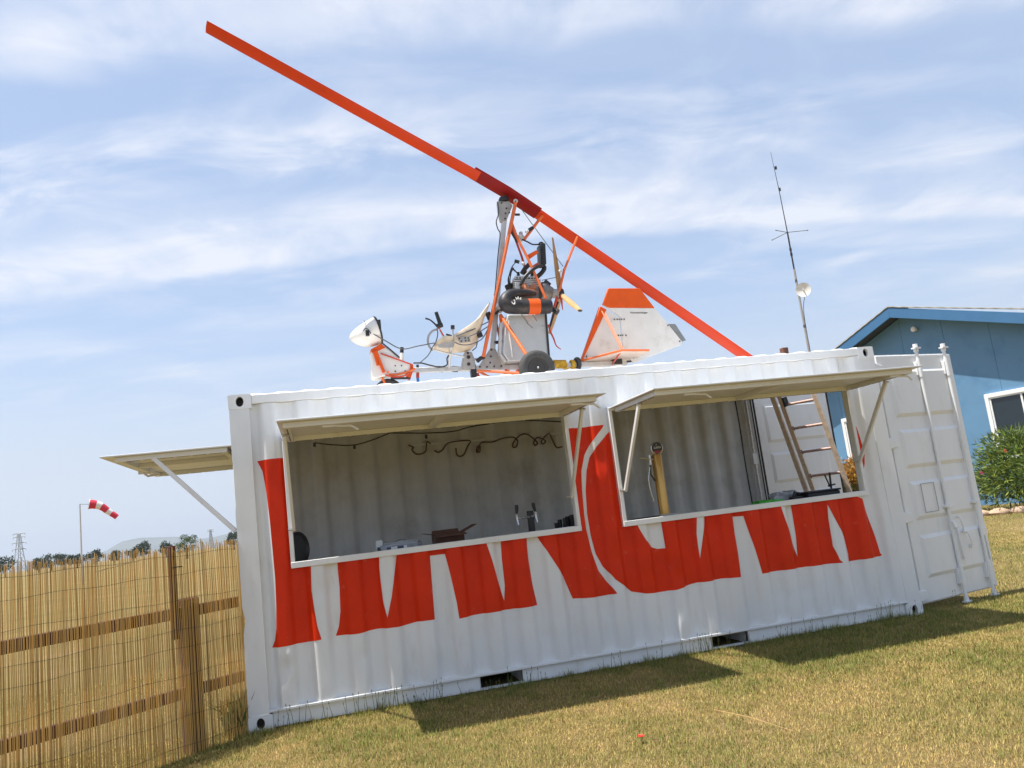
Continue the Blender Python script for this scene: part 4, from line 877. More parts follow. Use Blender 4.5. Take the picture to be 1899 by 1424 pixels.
gp('breather_hose', MB().tube([gC(540, 610, -.18), gC(545, 760, -.18), gC(570, 930, -.18), gC(582, 1050, -.18)], .007, 6), GWHITE)
gp('choke_clamp', MB().tube([gC(370, 870, -.05), gC(460, 855, -.05)], .010, 8), BOLT); gp('choke_clamp', MB().tube([gC(395, 855, -.05), gC(400, 890, -.05)], .013, 8), BLACK)
gp('wiring_lump', MB().ball(gC(425, 460, -.03), .045, .05, .06), ALU); gp('wiring_lump', MB().tube([gC(380, 530, -.05), gC(430, 480, -.06), gC(520, 490, -.1)], .014, 8), BOLT)
gp('black_hinge', MB().tube([gC(285, 515, -.1), gC(320, 600, -.1)], .03, 8), BLACK)
gp('link_rod', MB().tube([gC(160, 1100, -.1), gC(200, 1065, -.1), gC(245, 1045, -.1)], .022, 8), BOLT); gp('link_rod', MB().tube([gC(130, 1070, -.05), gC(200, 1075, -.05)], .010, 8), STEEL)
gp('red_strap', MB().tube([gC(1015, 660, -.15), gC(1040, 740, -.15), gC(1080, 830, -.15), gC(1110, 910, -.15), gC(1165, 955, -.15)], [.010, .010, .009, .007, .005], 6), REDT)
gp('dark_strut', MB().tube([gC(1030, 690, -.12), gC(1090, 500, -.05), gC(1130, 390)], .012, 8), BOLT)
# propeller
def prop():
    hub = gp('propeller_hub', MB().lathe(hubp, (1, 0, 0), [(.03, -.03), (.055, -.028), (.055, .028), (.03, .03)], 18), BOLT)
    for k, mt_ in ((0, WOODP), (1, WOODL), (2, WOODP)):
        a = rad(90 + 120 * k + (2 if k == 0 else 0)); d = Vector((0, -math.cos(a), math.sin(a))); d = Vector((0, -math.cos(a) if k else 0.02, math.sin(a)))
        if k == 1: d = Vector((0, -math.cos(rad(-32)), math.sin(rad(-32))))
        if k == 2: d = Vector((0, math.cos(rad(-28)), math.sin(rad(-28))))
        d.normalize(); V = []; F = []; n = 10; tan = d.cross(Vector((1, 0, 0))).normalized()
        for i in range(9):
            t = i / 8; r_ = .04 + .62 * t; ch = (.058 if k == 0 else .036) + .030 * math.sin(PI * min(1, t * .9 + .12)) - (.025 * t if k == 0 else 0) ; th = .030 * (1 - t) + .010
            pit = rad(68 - 22 * t); cdir = (Vector((1, 0, 0)) * math.sin(pit) + tan * math.cos(pit)); nd = cdir.cross(d)
            for q in range(n):
                b = 2 * PI * q / n; V.append(hubp + d * r_ + cdir * (ch / 2 * math.cos(b)) + nd * (th / 2 * math.sin(b)))
        for i in range(8):
            for q in range(n): F.append((i * n + q, (i + 1) * n + q, (i + 1) * n + (q + 1) % n, i * n + (q + 1) % n))
        F.append(tuple(range(n))); F.append(tuple(reversed(range(8 * n, 9 * n))))
        bl = gp('propeller_blade', MB().add(V, F), mt_, smooth=60)
        if k == 1: MB().tube([hubp + d * .645, hubp + d * .664], [.026, .022], 8, flat=.5).build('blade_tip', BOLT, bl)
prop()
gp('prop_guard_tube', MB().tube([gB(1045, 1330, -.04), gB(1110, 1065, -.04), gB(1250, 705, .0)], .014, 8), ORANGET)
gp('prop_guard_tube', MB().tube([gB(1040, 1390, .04), gB(1080, 1180, .04), gB(1105, 1060, .02)], .013, 8), REDT)
gp('prop_guard_tube', MB().tube([gC(1120, 330, -.04), gC(1085, 450, -.05)], .015, 8), REDT); gp('prop_guard_tube', MB().tube([gC(1165, 310, -.06), gC(1188, 485, -.08)], [.018, .004], 8), REDT)
gp('plastic_bit', MB().ball(gB(1058, 1088, -.06), .020), ALU)
gp('rotor_prop_tube', MB().tube([gB(660, 742, -.03), gB(885, 448, .02)], .017, 8), ORANGET)
gp('guy_wire', MB().tube([gB(635, 405, .03), gB(1095, 1035, .0)], .0045, 5), WIREM); gp('guy_wire', MB().tube([gB(860, 1185), gB(1030, 1150)], .0045, 5), WIREM)
# rotor
hub3 = on_y(940, 357, GY); RAZ, REL, RDR, RR = -174.0, 32.5, 3.2, 3.5
def rdir(az, el): return Vector((math.cos(rad(el)) * math.cos(rad(az)), math.cos(rad(el)) * math.sin(rad(az)), math.sin(rad(el))))
def airfoil(span, chord, th, tilt=17):
    c = span.cross(Vector((0, 0, 1))).normalized()
    if c.y < 0: c = -c
    n_ = c.cross(span).normalized()
    if n_.z < 0: n_ = -n_
    c2 = c * math.cos(rad(tilt)) - n_ * math.sin(rad(tilt)); n2 = n_ * math.cos(rad(tilt)) + c * math.sin(rad(tilt))
    out = []
    for q in range(14):
        b = 2 * PI * q / 14; cc = math.cos(b); out.append(c2 * (chord / 2 * cc) + n2 * (th / 2 * math.sin(b) * (1.0 if cc < .2 else 1 - .75 * (cc - .2) / .8)))
    return out
def blade(az, el, s0, s1):
    d = rdir(az, el); V = []; F = []; n = 14; ns = 8
    for i in range(ns + 1):
        t = i / ns; s = s0 + (s1 - s0) * t; sec = airfoil(d, .168, .024, 14); p = hub3 + d * s
        if i == ns: sec = [q * .96 for q in sec]
        V += [p + q for q in sec]
    for i in range(ns):
        for k in range(n): F.append((i * n + k, (i + 1) * n + k, (i + 1) * n + (k + 1) % n, i * n + (k + 1) % n))
    F.append(tuple(range(n))); F.append(tuple(reversed(range(ns * n, (ns + 1) * n))))
    gp('rotor_blade', MB().add(V, F), BLADE, smooth=60)
blade(RAZ, REL - RDR, .36, RR); blade(RAZ + 180, -REL - RDR, .36, RR)
hb = MB()
for az, el, e in ((RAZ, REL - RDR * .5, .44), (RAZ + 180, -REL - RDR * .8, .42)):
    d = rdir(az, el); V = []
    for s, ch in ((0, .20), (e, .20)): V += [hub3 + d * s + q * 1.0 for q in airfoil(d, ch, .036, 15)]
    F = [(k, 14 + k, 14 + (k + 1) % 14, (k + 1) % 14) for k in range(14)] + [tuple(range(14)), tuple(reversed(range(14, 28)))]
    hb.add(V, F)
hbo = gp('hub_bar', hb, HUBRED, smooth=60)
for k in range(3): MB().tube([hub3 + rdir(RAZ, REL) * (.03 - .03 * k) + Vector((0, 0, .02)), hub3 + rdir(RAZ, REL) * (.03 - .03 * k) + Vector((-.02, 0, .075))], .008, 6).build('teeter_bolt', BOLT, hbo)
# tail
fin = gp('fin', MB().prism([gD(445, 390, -.012), gD(575, 470, -.012), gD(585, 640, -.012), gD(600, 785, -.012), gD(355, 850, -.012), gD(212, 888, -.012)], (0, .024, 0)), GWHITE, bevel=.004)
MB().prism([gD(385, 355, -.03), gD(447, 385, -.03), gD(216, 885, -.03), gD(200, 888, -.03)], (0, .06, 0)).build('fin_leading_edge', ORANGE, fin, bevel=.006)
rud = gp('rudder', MB().prism([gD(410, 342, -.014), gD(470, 372, -.014), gD(920, 376, -.014), gD(1050, 532, -.014), gD(1186, 702, -.014), gD(1172, 737, -.014), gD(900, 840, -.014), gD(720, 912, -.014), gD(692, 892, -.014), gD(612, 785, -.014), gD(598, 640, -.014), gD(584, 462, -.014), gD(470, 378, -.014)], (0, .028, 0)), GWHITE, bevel=.005)
MB().prism([gD(410, 340, -.017), gD(465, 180, -.017), gD(772, 180, -.017), gD(920, 374, -.017), gD(470, 370, -.017)], (0, .034, 0)).build('rudder_tip', ORANGE, rud, bevel=.006)
MB().prism([gD(1050, 530, -.005), gD(1120, 530, -.005), gD(1226, 690, -.005), gD(1186, 705, -.005)], (0, .010, 0)).build('trim_tab', TAB, rud, bevel=.002)
for q in ((525, 485), (552, 485), (573, 485), (595, 485), (620, 485), (565, 642), (586, 642), (606, 642), (638, 642), (1048, 545), (1164, 700), (714, 862), (740, 858), (252, 847)): MB().ball(gD(*q, -.018), .009, n=8, m=5).build('bolt', BOLT, rud)
tx = gD(880, 430, -.016) - gD(680, 430, -.016)
to = gD(678, 428, -.0165); tx.y = 0
text_mesh('rudder_script', 'Honorperkeuger', .031, to, tx, Vector((0, 0, 1)), BOLT, rud, shear=.3)
# tailplane: flat delta under the fin
zt_ = gD(205, 890).z
def gz(x, y): return on_z(1040 + x * .18957, 500 + y * .18957, zt_)
ap, nt_, tr_ = gz(205, 890), gz(598, 787), gz(862, 787)
poly = [ap, nt_, tr_, Vector((tr_.x, 2 * GY - tr_.y, zt_)), Vector((nt_.x, 2 * GY - nt_.y, zt_))]
tp = gp('tailplane', MB().prism(poly, (0, 0, -.018)), mat('tailplane_tan', (.66, .52, .42), .45, var=.06, vscale=6), bevel=.003)
ed = MB(); ed.tube([ap, nt_, tr_], .011, 8); ed.tube([poly[0], poly[4], poly[3]], .011, 8); ed.build('tailplane_edge', ORANGET, tp)
for s in (0, 1):
    q = nt_ if s == 0 else poly[4]
    gp('tail_stay', MB().tube([gD(390, 385), q], .008, 8), ORANGET); gp('tail_stay', MB().tube([gD(420, 400), q + Vector((.02, 0, 0))], .006, 8), ORANGET)
    gp('tail_strut', MB().tube([q, gD(500, 930)], .009, 8), REDT)
gp('tail_mount', MB().bar(gD(500, 905), gD(590, 900), .08, .06), BOLT, bevel=.004); gp('tail_link', MB().tube([gD(590, 905), gD(690, 895)], .012, 8), BLACK)
# rope wound round the keel, small tail wheel
rb = MB(); rsd = random.Random(3)
a0, a1 = gC(1085, 1135), gC(1225, 1135); pts = []
for i in range(240):
    t = i / 239; an = t * 2 * PI * 12; pts.append(a0 + (a1 - a0) * t + Vector((rsd.uniform(-.003, .003), .042 * math.cos(an), .042 * math.sin(an))))
gp('rope', MB().tube(pts, .0075, 6), ROPE)
a0, a1 = gC(1285, 1138), gC(1330, 1138); pts = []
for i in range(90):
    t = i / 89; an = t * 2 * PI * 4; pts.append(a0 + (a1 - a0) * t + Vector((0, .045 * math.cos(an), .045 * math.sin(an))))
gp('rope', MB().tube(pts, .0075, 6), ROPE)
gp('rope', MB().tube([gC(1170, 1165, -.04), gC(1210, 1195, -.06), gC(1290, 1170, -.05)], .008, 6), ROPE)
twc = gC(1362, 1130); wheel(Vector((twc.x, GY, twc.z)), .075, .045, axis=(1, .15, 0), name='tail_wheel')

# ================================================================== THINGS IN THE BAR
COUNT = mat('counter_grey', (.16, .17, .18), .4, metal=.3, var=.1, vscale=8)
bar = thing('bar_counter', 'dark grey serving counter running behind both hatches', 'counter', (3, .4, .158))
MB().box((.2, .085, 1.145), (5.72, .62, 1.175)).build('counter_top', COUNT, bar, bevel=.004)
MB().box((.22, .54, .158), (5.70, .56, 1.145)).build('counter_front', INSIDE, bar)
for x in (.25, 2.0, 3.8, 5.6): MB().box((x, .10, .158), (x + .05, .53, 1.145)).build('counter_leg', INSIDE, bar)
CT = 1.175
def on_counter(px, py, Y=.3): q = on_y(px, py, Y); return q
# string of bulbs cable and squiggly cable on the back wall
def zF(x, y): return (700 + x * .2668, 700 + y * .2668)
cabs = [[(215, 470), (250, 485), (240, 500), (262, 528), (300, 532), (335, 512), (340, 470), (345, 445), (370, 462)], [(395, 505), (420, 520), (450, 505), (475, 470), (510, 450), (640, 438), (625, 480), (600, 535), (570, 548), (550, 530), (545, 490)],
        [(690, 515), (710, 518), (712, 480), (695, 478), (688, 505), (695, 518), (720, 455), (800, 448), (860, 425), (940, 415), (975, 440), (965, 480), (945, 485), (940, 465), (960, 430), (1000, 398), (1040, 395), (1085, 425), (1112, 455), (1095, 472), (1085, 450), (1110, 418), (1145, 425), (1168, 445), (1150, 462), (1140, 440), (1190, 390), (1215, 430), (1245, 485), (1285, 480)]]
gar = thing('wall_cable', 'dark curly cable looping along the back wall of the left bay', 'cable', (2.5, 2.3, 1.9))
for c in cabs: MB().tube([on_y(*zF(*q), 2.335) for q in c], .009, 6).build('cable_loop', mat('cable_brown', (.13, .07, .045), .6), gar)
MB().bar(on_y(*zF(215, 472), 2.34), on_y(*zF(1290, 385), 2.34), .012, .03).build('cable_batten', INSIDE, gar)
lc = thing('light_cable', 'thin black festoon cable with sockets sagging under the left hatch', 'cable', (1.5, .12, 2.17))
pts = [zF(-105, 428), (625, 822), (657, 824), (690, 812), (720, 804)] if False else [(583, 821), (620, 825), (657, 825), (690, 816), (722, 803)]
MB().tube([on_y(*q, .12) for q in pts], .006, 6).build('cable', BLACK, lc)
pts = [(722, 803), (760, 803), (790, 803), (840, 800), (880, 790), (960, 780), (1040, 782)]
MB().tube([on_y(*q, .12) for q in pts], .006, 6).build('cable', BLACK, lc)
for q in ((583, 821), (657, 825), (790, 806)): MB().tube([on_y(*q, .12), on_y(*q, .12) - Vector((0, 0, .035))], .012, 8).build('socket', BLACK, lc)
# open cardboard box
CARD = mat('cardboard_dark', (.12, .055, .035), .8, var=.15, vscale=10)
cb0 = on_y(842, 992, .40); bxo = thing('cardboard_box', 'open dark brown cardboard box with spread flaps on the left counter', 'box', (cb0.x, .42, CT))
x0, x1 = on_y(805, 995, .4).x, on_y(858, 990, .4).x; y0, y1, zt2 = .32, .56, CT + .11
mb = MB(); mb.box((x0, y0, CT + .001), (x1, y0 + .006, zt2)); mb.box((x0, y1 - .006, CT + .001), (x1, y1, zt2)); mb.box((x0, y0 + .006, CT + .001), (x0 + .006, y1 - .006, zt2)); mb.box((x1 - .006, y0 + .006, CT + .001), (x1, y1 - .006, zt2)); mb.box((x0 + .006, y0 + .006, CT + .001), (x1 - .006, y1 - .006, CT + .007))
mb.build('box_body', CARD, bxo)
MB().prism([(x0, y1, zt2), (x1, y1, zt2), (x1 - .01, y1 + .02, zt2 + .035), (x0 + .01, y1 + .02, zt2 + .035)], (0, .005, 0)).build('flap', CARD, bxo)
MB().prism([(x1, y0, zt2), (x1, y1, zt2), (x1 + .12, y1 - .01, zt2 + .05), (x1 + .12, y0 + .01, zt2 + .05)], (0, 0, .005)).build('flap', CARD, bxo)
MB().prism([(x0, y0, zt2), (x0, y1, zt2), (x0 - .09, y1 - .01, zt2 + .02), (x0 - .09, y0 + .01, zt2 + .02)], (0, 0, .005)).build('flap', CARD, bxo)
MB().prism([(x0, y0, zt2), (x1, y0, zt2), (x1 + .01, y0 - .1, zt2 - .02), (x0 - .01, y0 - .1, zt2 - .02)], (0, 0, .005)).build('flap', CARD, bxo)
# clear plastic pack of printed cards
PLAST = mat('clear_plastic', (.62, .66, .72), .12, trans=.55, var=.1, vscale=30, bump=.9, bscale=30)
pk0 = on_y(735, 1000, .3); pk = thing('plastic_bag', 'crumpled clear plastic bag of printed packets on the left counter', 'bag', (pk0.x, .3, CT))
def crumple(c, sx, sy, sz, seed, n=14, m=9):
    rr = random.Random(seed); V = []; F = []
    for i in range(m + 1):
        p = PI * i / m
        for k in range(n):
            t = 2 * PI * k / n; j = rr.uniform(.78, 1.18)
            ex = lambda v: math.copysign(abs(v) ** .6, v)
            V.append(Vector((c[0] + sx * ex(math.sin(p)) * ex(math.cos(t)) * j, c[1] + sy * ex(math.sin(p)) * ex(math.sin(t)) * j, max(CT + .001, c[2] + sz * ex(math.cos(p)) * j))))
    for i in range(m):
        for k in range(n): F.append((i * n + k, (i + 1) * n + k, (i + 1) * n + (k + 1) % n, i * n + (k + 1) % n))
    return MB().add(V, F)
crumple((pk0.x + .02, .30, CT + .05), .17, .10, .055, 2).build('plastic_wrap', PLAST, pk, smooth=20)
CARDW = mat('packet_print', (.75, .76, .78), .5); CARDD = mat('packet_dark', (.06, .07, .12), .5)
for k, (a, b, m_) in enumerate(((716, 724, CARDD), (724, 736, CARDW), (736, 748, CARDD), (748, 754, CARDW))):
    qa, qb = on_y(a, 1003, .17), on_y(b, 1001, .17); MB().box((qa.x, .168, CT + .002), (qb.x - .002, .172, CT + .062)).build('packet', m_, pk)
sm = on_y(703, 1000, .25); sg = thing('card_stand', 'small pale card standing upright left of the plastic bag', 'card', (sm.x, .25, CT))
MB().prism([(sm.x - .03, .25, CT), (sm.x + .025, .23, CT), (sm.x + .025, .25, CT + .125), (sm.x - .03, .27, CT + .125)], (.0, .004, 0)).build('card', INSIDE, sg); MB().prism([(sm.x - .022, .243, CT + .012), (sm.x + .018, .228, CT + .012), (sm.x + .018, .236, CT + .07), (sm.x - .022, .251, CT + .07)], (0, -.002, 0)).build('print', BLACK, sg)
# twin tap
tp0 = on_y(984, 960, .38); tw = thing('beer_tap', 'black twin tap column with chrome faucets and upright black handles', 'tap', (tp0.x, .38, CT))
tz = on_y(984, 947, .38).z
MB().box((tp0.x - .026, .355, CT), (tp0.x + .026, .405, tz)).build('column', BLACK, tw, bevel=.006)
for (jx, jz, hx, hz) in ((959, 962, 958, 940), (994, 957, 989, 936)):
    f = on_y(jx, jz, .33); h = on_y(hx, hz, .33); MB().tube([(tp0.x, .37, f.z + .005), (f.x, .33, f.z)], .011, 10).build('arm', STEEL, tw)
    MB().tube([f + Vector((0, 0, .03)), f + Vector((0, 0, -.01)), f + Vector((.004, -.02, -.06))], [.016, .014, .008], 10).build('faucet', STEEL, tw); MB().ball(f + Vector((0, 0, .03)), .017).build('collar', STEEL, tw)
    MB().tube([f + Vector((0, 0, .035)), h + Vector((0, 0, -.01)), h + Vector((0, 0, .018))], [.009, .017, .015], 10).build('handle', BLACK, tw)
# black cups
cp0 = on_y(1043, 962, .33)
cup_root = None
for k, (dx, dy, h) in enumerate(((-.06, 0, .085), (-.02, .03, .11), (.02, -.01, .12), (.055, .02, .13), (.085, -.01, .14), (0, -.06, .07))):
    c = Vector((cp0.x + dx, .33 + dy, CT)); cu = MB().lathe(c, (0, 0, 1), [(.018, 0), (.022, h), (.019, h), (.016, .006), (.002, .006)], 12).build('stacked_cups', BLACK)
    cu['label'] = ['lowest black cup stack at the left of the cluster by the hatch post', 'black cup stack second from the left near the hatch post', 'black cup stack in the middle of the cluster', 'black cup stack fourth from the left in the cluster', 'tallest black cup stack against the hatch post', 'short black cup stack in front of the cluster'][k]
    cu['category'] = 'cups'; cu['group'] = 'black cup stacks on the left counter'
# round black thing at the left edge
rt0 = on_y(553, 1003, .42); rt = MB().lathe((rt0.x - .02, .42, CT + .140), (.80, -.6, .05), [(.002, 0), (.125, 0), (.140, .012), (.140, .03), (.130, .03), (.115, .012), (.002, .012)], 36).build('round_tray', BLACK)
tag(rt, 'round black tray standing on edge at the left end of the counter', 'tray')
# gold beer tower
GOLD = mat('brushed_gold', (.60, .36, .11), .32, metal=.75, var=.06, vscale=12, stretch=(20, 20, 1))
g0 = on_y(1231, 941, .30); gt = thing('beer_tower', 'gold column beer tower with round black medallion on the right counter', 'beer tower', (g0.x, .30, CT))
gx = g0.x; gtop = on_y(1217, 843, .30).z
MB().lathe((gx, .30, CT + .03), (0, 0, 1), [(.047, 0), (.047, gtop - CT - .035), (.044, gtop - CT - .03)], 28).build('column', GOLD, gt, smooth=50)
mc = on_y(1217, 831, .29); MB().lathe((mc.x, .285, mc.z), (0, -1, 0), [(.054, -.012), (.062, -.008), (.062, .006), (.056, .010)], 28).build('medallion_rim', STEEL, gt)
md = MB().lathe((mc.x, .276, mc.z), (0, -1, 0), [(.053, 0), (.053, .003), (.002, .0035)], 28).build('medallion', BLACK, gt)
MREDM = mat('medallion_red', (.30, .015, .03), .4)
sg_ = [(mc.x + .050 * math.cos(t), .2725, mc.z + .050 * math.sin(t)) for t in np.linspace(PI + .55, 2 * PI - .55, 12)]; MB().prism(sg_, (0, -.001, 0)).build('red_segment', MREDM, md)
text_mesh('medallion_script', 'Latin', .036, (mc.x, .272, mc.z - .004), (1, 0, 0), (0, 0, 1), GWHITE, md, shear=.25, align='CENTER')
MB().ball((mc.x - .004, .272, mc.z + .030), .005).build('star', GWHITE, md)
MB().tube([(mc.x, .29, mc.z - .06), (gx, .30, gtop - .01)], .010, 8).build('medallion_stem', GOLD, gt)
tpp = on_y(1205, 852, .26); MB().tube([(gx - .03, .30, tpp.z), (tpp.x, .26, tpp.z)], .014, 10).build('arm', STEEL, gt); MB().tube([(tpp.x, .26, tpp.z + .04), (tpp.x, .26, tpp.z - .05)], .014, 10).build('faucet', STEEL, gt)
MB().tube([(tpp.x, .25, tpp.z), tuple(on_y(1187, 849, .24))], .008, 8).build('handle', STEEL, gt)
MB().tube([on_y(1205, 866, .26), on_y(1203, 890, .26), on_y(1207, 912, .26), on_y(1213, 930, .26)], .006, 6).build('spout_hose', STEEL, gt); MB().tube([on_y(1206, 860, .27), on_y(1207, 880, .27), on_y(1215, 892, .28)], .007, 6).build('drain_hose', BLACK, gt)
dt = thing('drip_tray', 'brushed steel drip tray under the gold beer tower', 'tray', (gx, .22, CT))
d0, d1 = on_y(1170, 948, .13).x, on_y(1283, 940, .13).x
MB().box((d0, .12, CT), (d1, .40, CT + .03)).build('tray_body', STEEL, dt, bevel=.004); MB().box((d0 - .0, .114, CT + .001), (d0 + .26, .1195, CT + .042)).build('tray_lip', BOLT, dt)
MB().box((d0 + .27, .112, CT + .001), (d1, .1195, CT + .045)).build('splash_plate', GREYP, dt)
# green cloth, plastic film, black tray with lever
GRN = mat('green_cloth', (.09, .52, .06), .8, var=.15, vscale=20)
c0 = on_y(1420, 925, .25)
crumple((c0.x, .25, CT + .022), .135, .09, .03, 9).build('green_cloth', GRN, None, smooth=30); tag(bpy.context.scene.objects['green_cloth'], 'bright green cloth lying on the right counter', 'cloth')
f0 = on_y(1455, 910, .40); crumple((f0.x, .42, CT + .05), .15, .08, .06, 14).build('plastic_film', PLAST, None, smooth=15); tag(bpy.context.scene.objects['plastic_film'], 'crumpled clear plastic film behind the green cloth', 'plastic film')
b0 = on_y(1518, 912, .28); bt = thing('equipment_tray', 'black shallow equipment case with an upright lever on the right counter', 'case', (b0.x, .28, CT))
xa, xb = on_y(1486, 915, .28).x, on_y(1545, 910, .28).x
MB().box((xa, .17, CT), (xb, .42, CT + .065)).build('case_body', BLACK, bt, bevel=.01); MB().box((xa - .01, .16, CT + .066), (xb + .01, .43, CT + .082)).build('case_lid', MUFF, bt, bevel=.005)
l0 = on_y(1541, 902, .3); l1 = on_y(1538, 876, .3); MB().tube([(l0.x, .30, CT + .08), tuple(l1)], .010, 8).build('lever', BLACK, bt); MB().tube([tuple(on_y(1529, 880, .3)), (l0.x - .01, .3, CT + .10)], .007, 6).build('lever_link', BLACK, bt); MB().tube([(l0.x - .03, .3, CT + .11), (l0.x + .05, .3, CT + .12)], .008, 6).build('lever_cross', BLACK, bt)
bl0 = on_y(1474, 912, .26); bk = thing('black_clamp', 'small black clamp device left of the black case', 'clamp', (bl0.x, .26, CT))
MB().box((bl0.x - .06, .22, CT), (bl0.x + .07, .30, CT + .05)).build('clamp_base', BLACK, bk, bevel=.01); MB().tube([(bl0.x - .02, .26, CT + .05), (bl0.x + .0, .26, CT + .085), (bl0.x + .05, .26, CT + .07)], .018, 8).build('clamp_arm', BLACK, bk)

# ladder leaning behind the open end
LADW = mat('ladder_aged', (.78, .60, .44), .55, metal=.1, var=.2, vscale=18, dirt=(.75, .62, .52), dscale=25, damt=.7); LADR = mat('ladder_rung', (.55, .36, .30), .5, var=.3, vscale=30)
lad = thing('extension_ladder', 'worn wooden toned extension ladder leaning at the open container end', 'ladder', (6.7, 1.6, 0))
nb, ntp = Vector((6.803, 1.45, 0.0)), Vector((6.245, 1.45, 2.75)); rv = Vector((-.225, .34, 0))
def lpt(z, off=0.0): t = z / 2.75; return nb + (ntp - nb) * t + rv * off
for off in (0.0, 1.0): MB().bar(lpt(.0, off), lpt(2.75, off), .052, .032, up=(.83, .55, 0)).build('rail', LADW, lad, bevel=.004)
sh = Vector((-.062, .05, 0)); MB().bar(lpt(.02, 1.0) + sh, lpt(2.62, 1.0) + sh, .055, .03, up=(.83, .55, 0)).build('rail', LADW, lad, bevel=.004)
sh2 = Vector((.04, -.05, 0)); MB().bar(lpt(.02, 0) + sh2 * .2, lpt(2.6, 0) + sh2 * .2, .02, .05, up=(.83, .55, 0))
for k in range(9):
    z = .24 + .29 * k; MB().tube([lpt(z, 0), lpt(z, 1)], .017, 10).build('rung', LADR, lad)
    for s in (.14,): MB().ball(lpt(z + .02, 1) + Vector((.01, -.035, 0)), .008, n=6, m=5).build('bolt', BOLT, lad); MB().ball(lpt(z - .02, 1) + Vector((.012, -.035, 0)), .008, n=6, m=5).build('bolt', BOLT, lad)
MB().bar(lpt(2.36, 1) + Vector((.02, -.05, 0)), lpt(2.25, 1) + Vector((.02, -.05, 0)), .04, .05).build('ladder_hook', BLACK, lad)

# rusty stub behind the roof edge
rst = on_y(1454, 650, 1.25); ru = MB(); ru.box((rst.x - .035, 1.215, 2.605), (rst.x + .035, 1.285, rst.z + .03)); ru.box((rst.x - .045, 1.205, 2.603), (rst.x + .045, 1.295, 2.625))
ru = ru.build('rusty_tube', mat('rust', (.13, .055, .035), .85, var=.3, vscale=30), bevel=.004); tag(ru, 'short rusty square tube standing on the container roof', 'tube')

# ================================================================== FENCE
fen = thing('reed_fence', 'reed screen on a brown post and rail fence left of the container', 'fence', (-.9, -.9, 0))
FA = Vector((-.70711, -.70711, 0)); FN = Vector((.70711, -.70711, 0))      # along the fence, and its camera side
def fpnt(s, z, n=0.0): return Vector((-.03, -.03, 0)) + FA * s + FN * n + Vector((0, 0, z))
def reeds():
    V = []; F = []; C = []; rr = random.Random(8); n = 5
    def one(ss, r_, nn, lean, bow):
        top = 1.445 + rr.gauss(0, .013) + .010 * math.sin(ss * 9)
        base = np.array([.68, .42, .125])
        u = rr.random()
        if u < .12: base = np.array([.45, .265, .085])
        elif u < .32: base = np.array([.76, .51, .20])
        base = base * rr.uniform(.82, 1.15); k0 = len(V)
        for z in (0.0, .48, .97, top):
            c = fpnt(ss + lean * (z - .7) + bow * math.sin(z * 2.1), z, nn + .003 * math.sin(z * 3 + ss * 40)); rz = r_ * (1 - .22 * z / 1.45)
            for q in range(n):
                a = 2 * PI * q / n; V.append(c + FA * (rz * math.cos(a)) + FN * (rz * math.sin(a))); C.append(base)
        for j in range(3):
            for q in range(n): a, b = k0 + j * n + q, k0 + j * n + (q + 1) % n; F.append((a, b, b + n, a + n))
    s = -.07
    while s < 3.2:
        one(s + rr.uniform(-.0015, .0015), rr.uniform(.0027, .0034), rr.uniform(-.003, .003), rr.gauss(0, .0040), rr.gauss(0, .0020)); s += rr.uniform(.0086, .0116)
    s = -.07
    while s < 3.2:
        one(s, rr.uniform(.0022, .0032), -.010 + rr.uniform(-.003, .003), rr.gauss(0, .006), rr.gauss(0, .003)); s += rr.uniform(.018, .042)
    o = np_mesh('reed_screen', np.array([tuple(v) for v in V]), np.array(F), REEDM, np.array(C), parent=fen, kind='stuff', quads=True, smooth=True)
reeds()
FWOOD = mat('fence_wood', (.095, .034, .027), .8, var=.3, vscale=6, stretch=(1, 1, .2), bump=.4, bscale=30)
for z in (.975, .42): MB().bar(fpnt(-.06, z, -.055), fpnt(3.2, z, -.055), .045, .080).build('rail', FWOOD, fen, bevel=.006)
MB().bar(fpnt(.385, 0, -.055), fpnt(.385, 1.07, -.055), .14, .09, up=FN).build('post', FWOOD, fen, bevel=.01)
MB().bar(fpnt(2.35, 0, -.055), fpnt(2.35, 1.07, -.055), .11, .10, up=FN).build('post', FWOOD, fen, bevel=.01)
MB().bar(fpnt(.515, .80, -.030), fpnt(.515, 1.455, -.030), .05, .04, up=FN).build('post_extension', FWOOD, fen, bevel=.004)
MB().tube([fpnt(.465, 1.30, .017), fpnt(.505, 1.303, .018), fpnt(.545, 1.30, .017)], .004, 6).build('tie_wire', BOLT, fen)
for z in (.08, .27, .55, .74, .86, 1.07, 1.25, 1.38):
    pts = [fpnt(-.02 + i * .115, z + .006 * math.sin(i * 1.3 + z * 9), .006) for i in range(29)]; MB().tube(pts, .0011, 4).build('binding_wire', BOLT, fen)
MB().tube([fpnt(1.10, 1.345, .009), fpnt(.78, 1.385, .010)], .0035, 6).build('loose_straw', WOODL, fen)

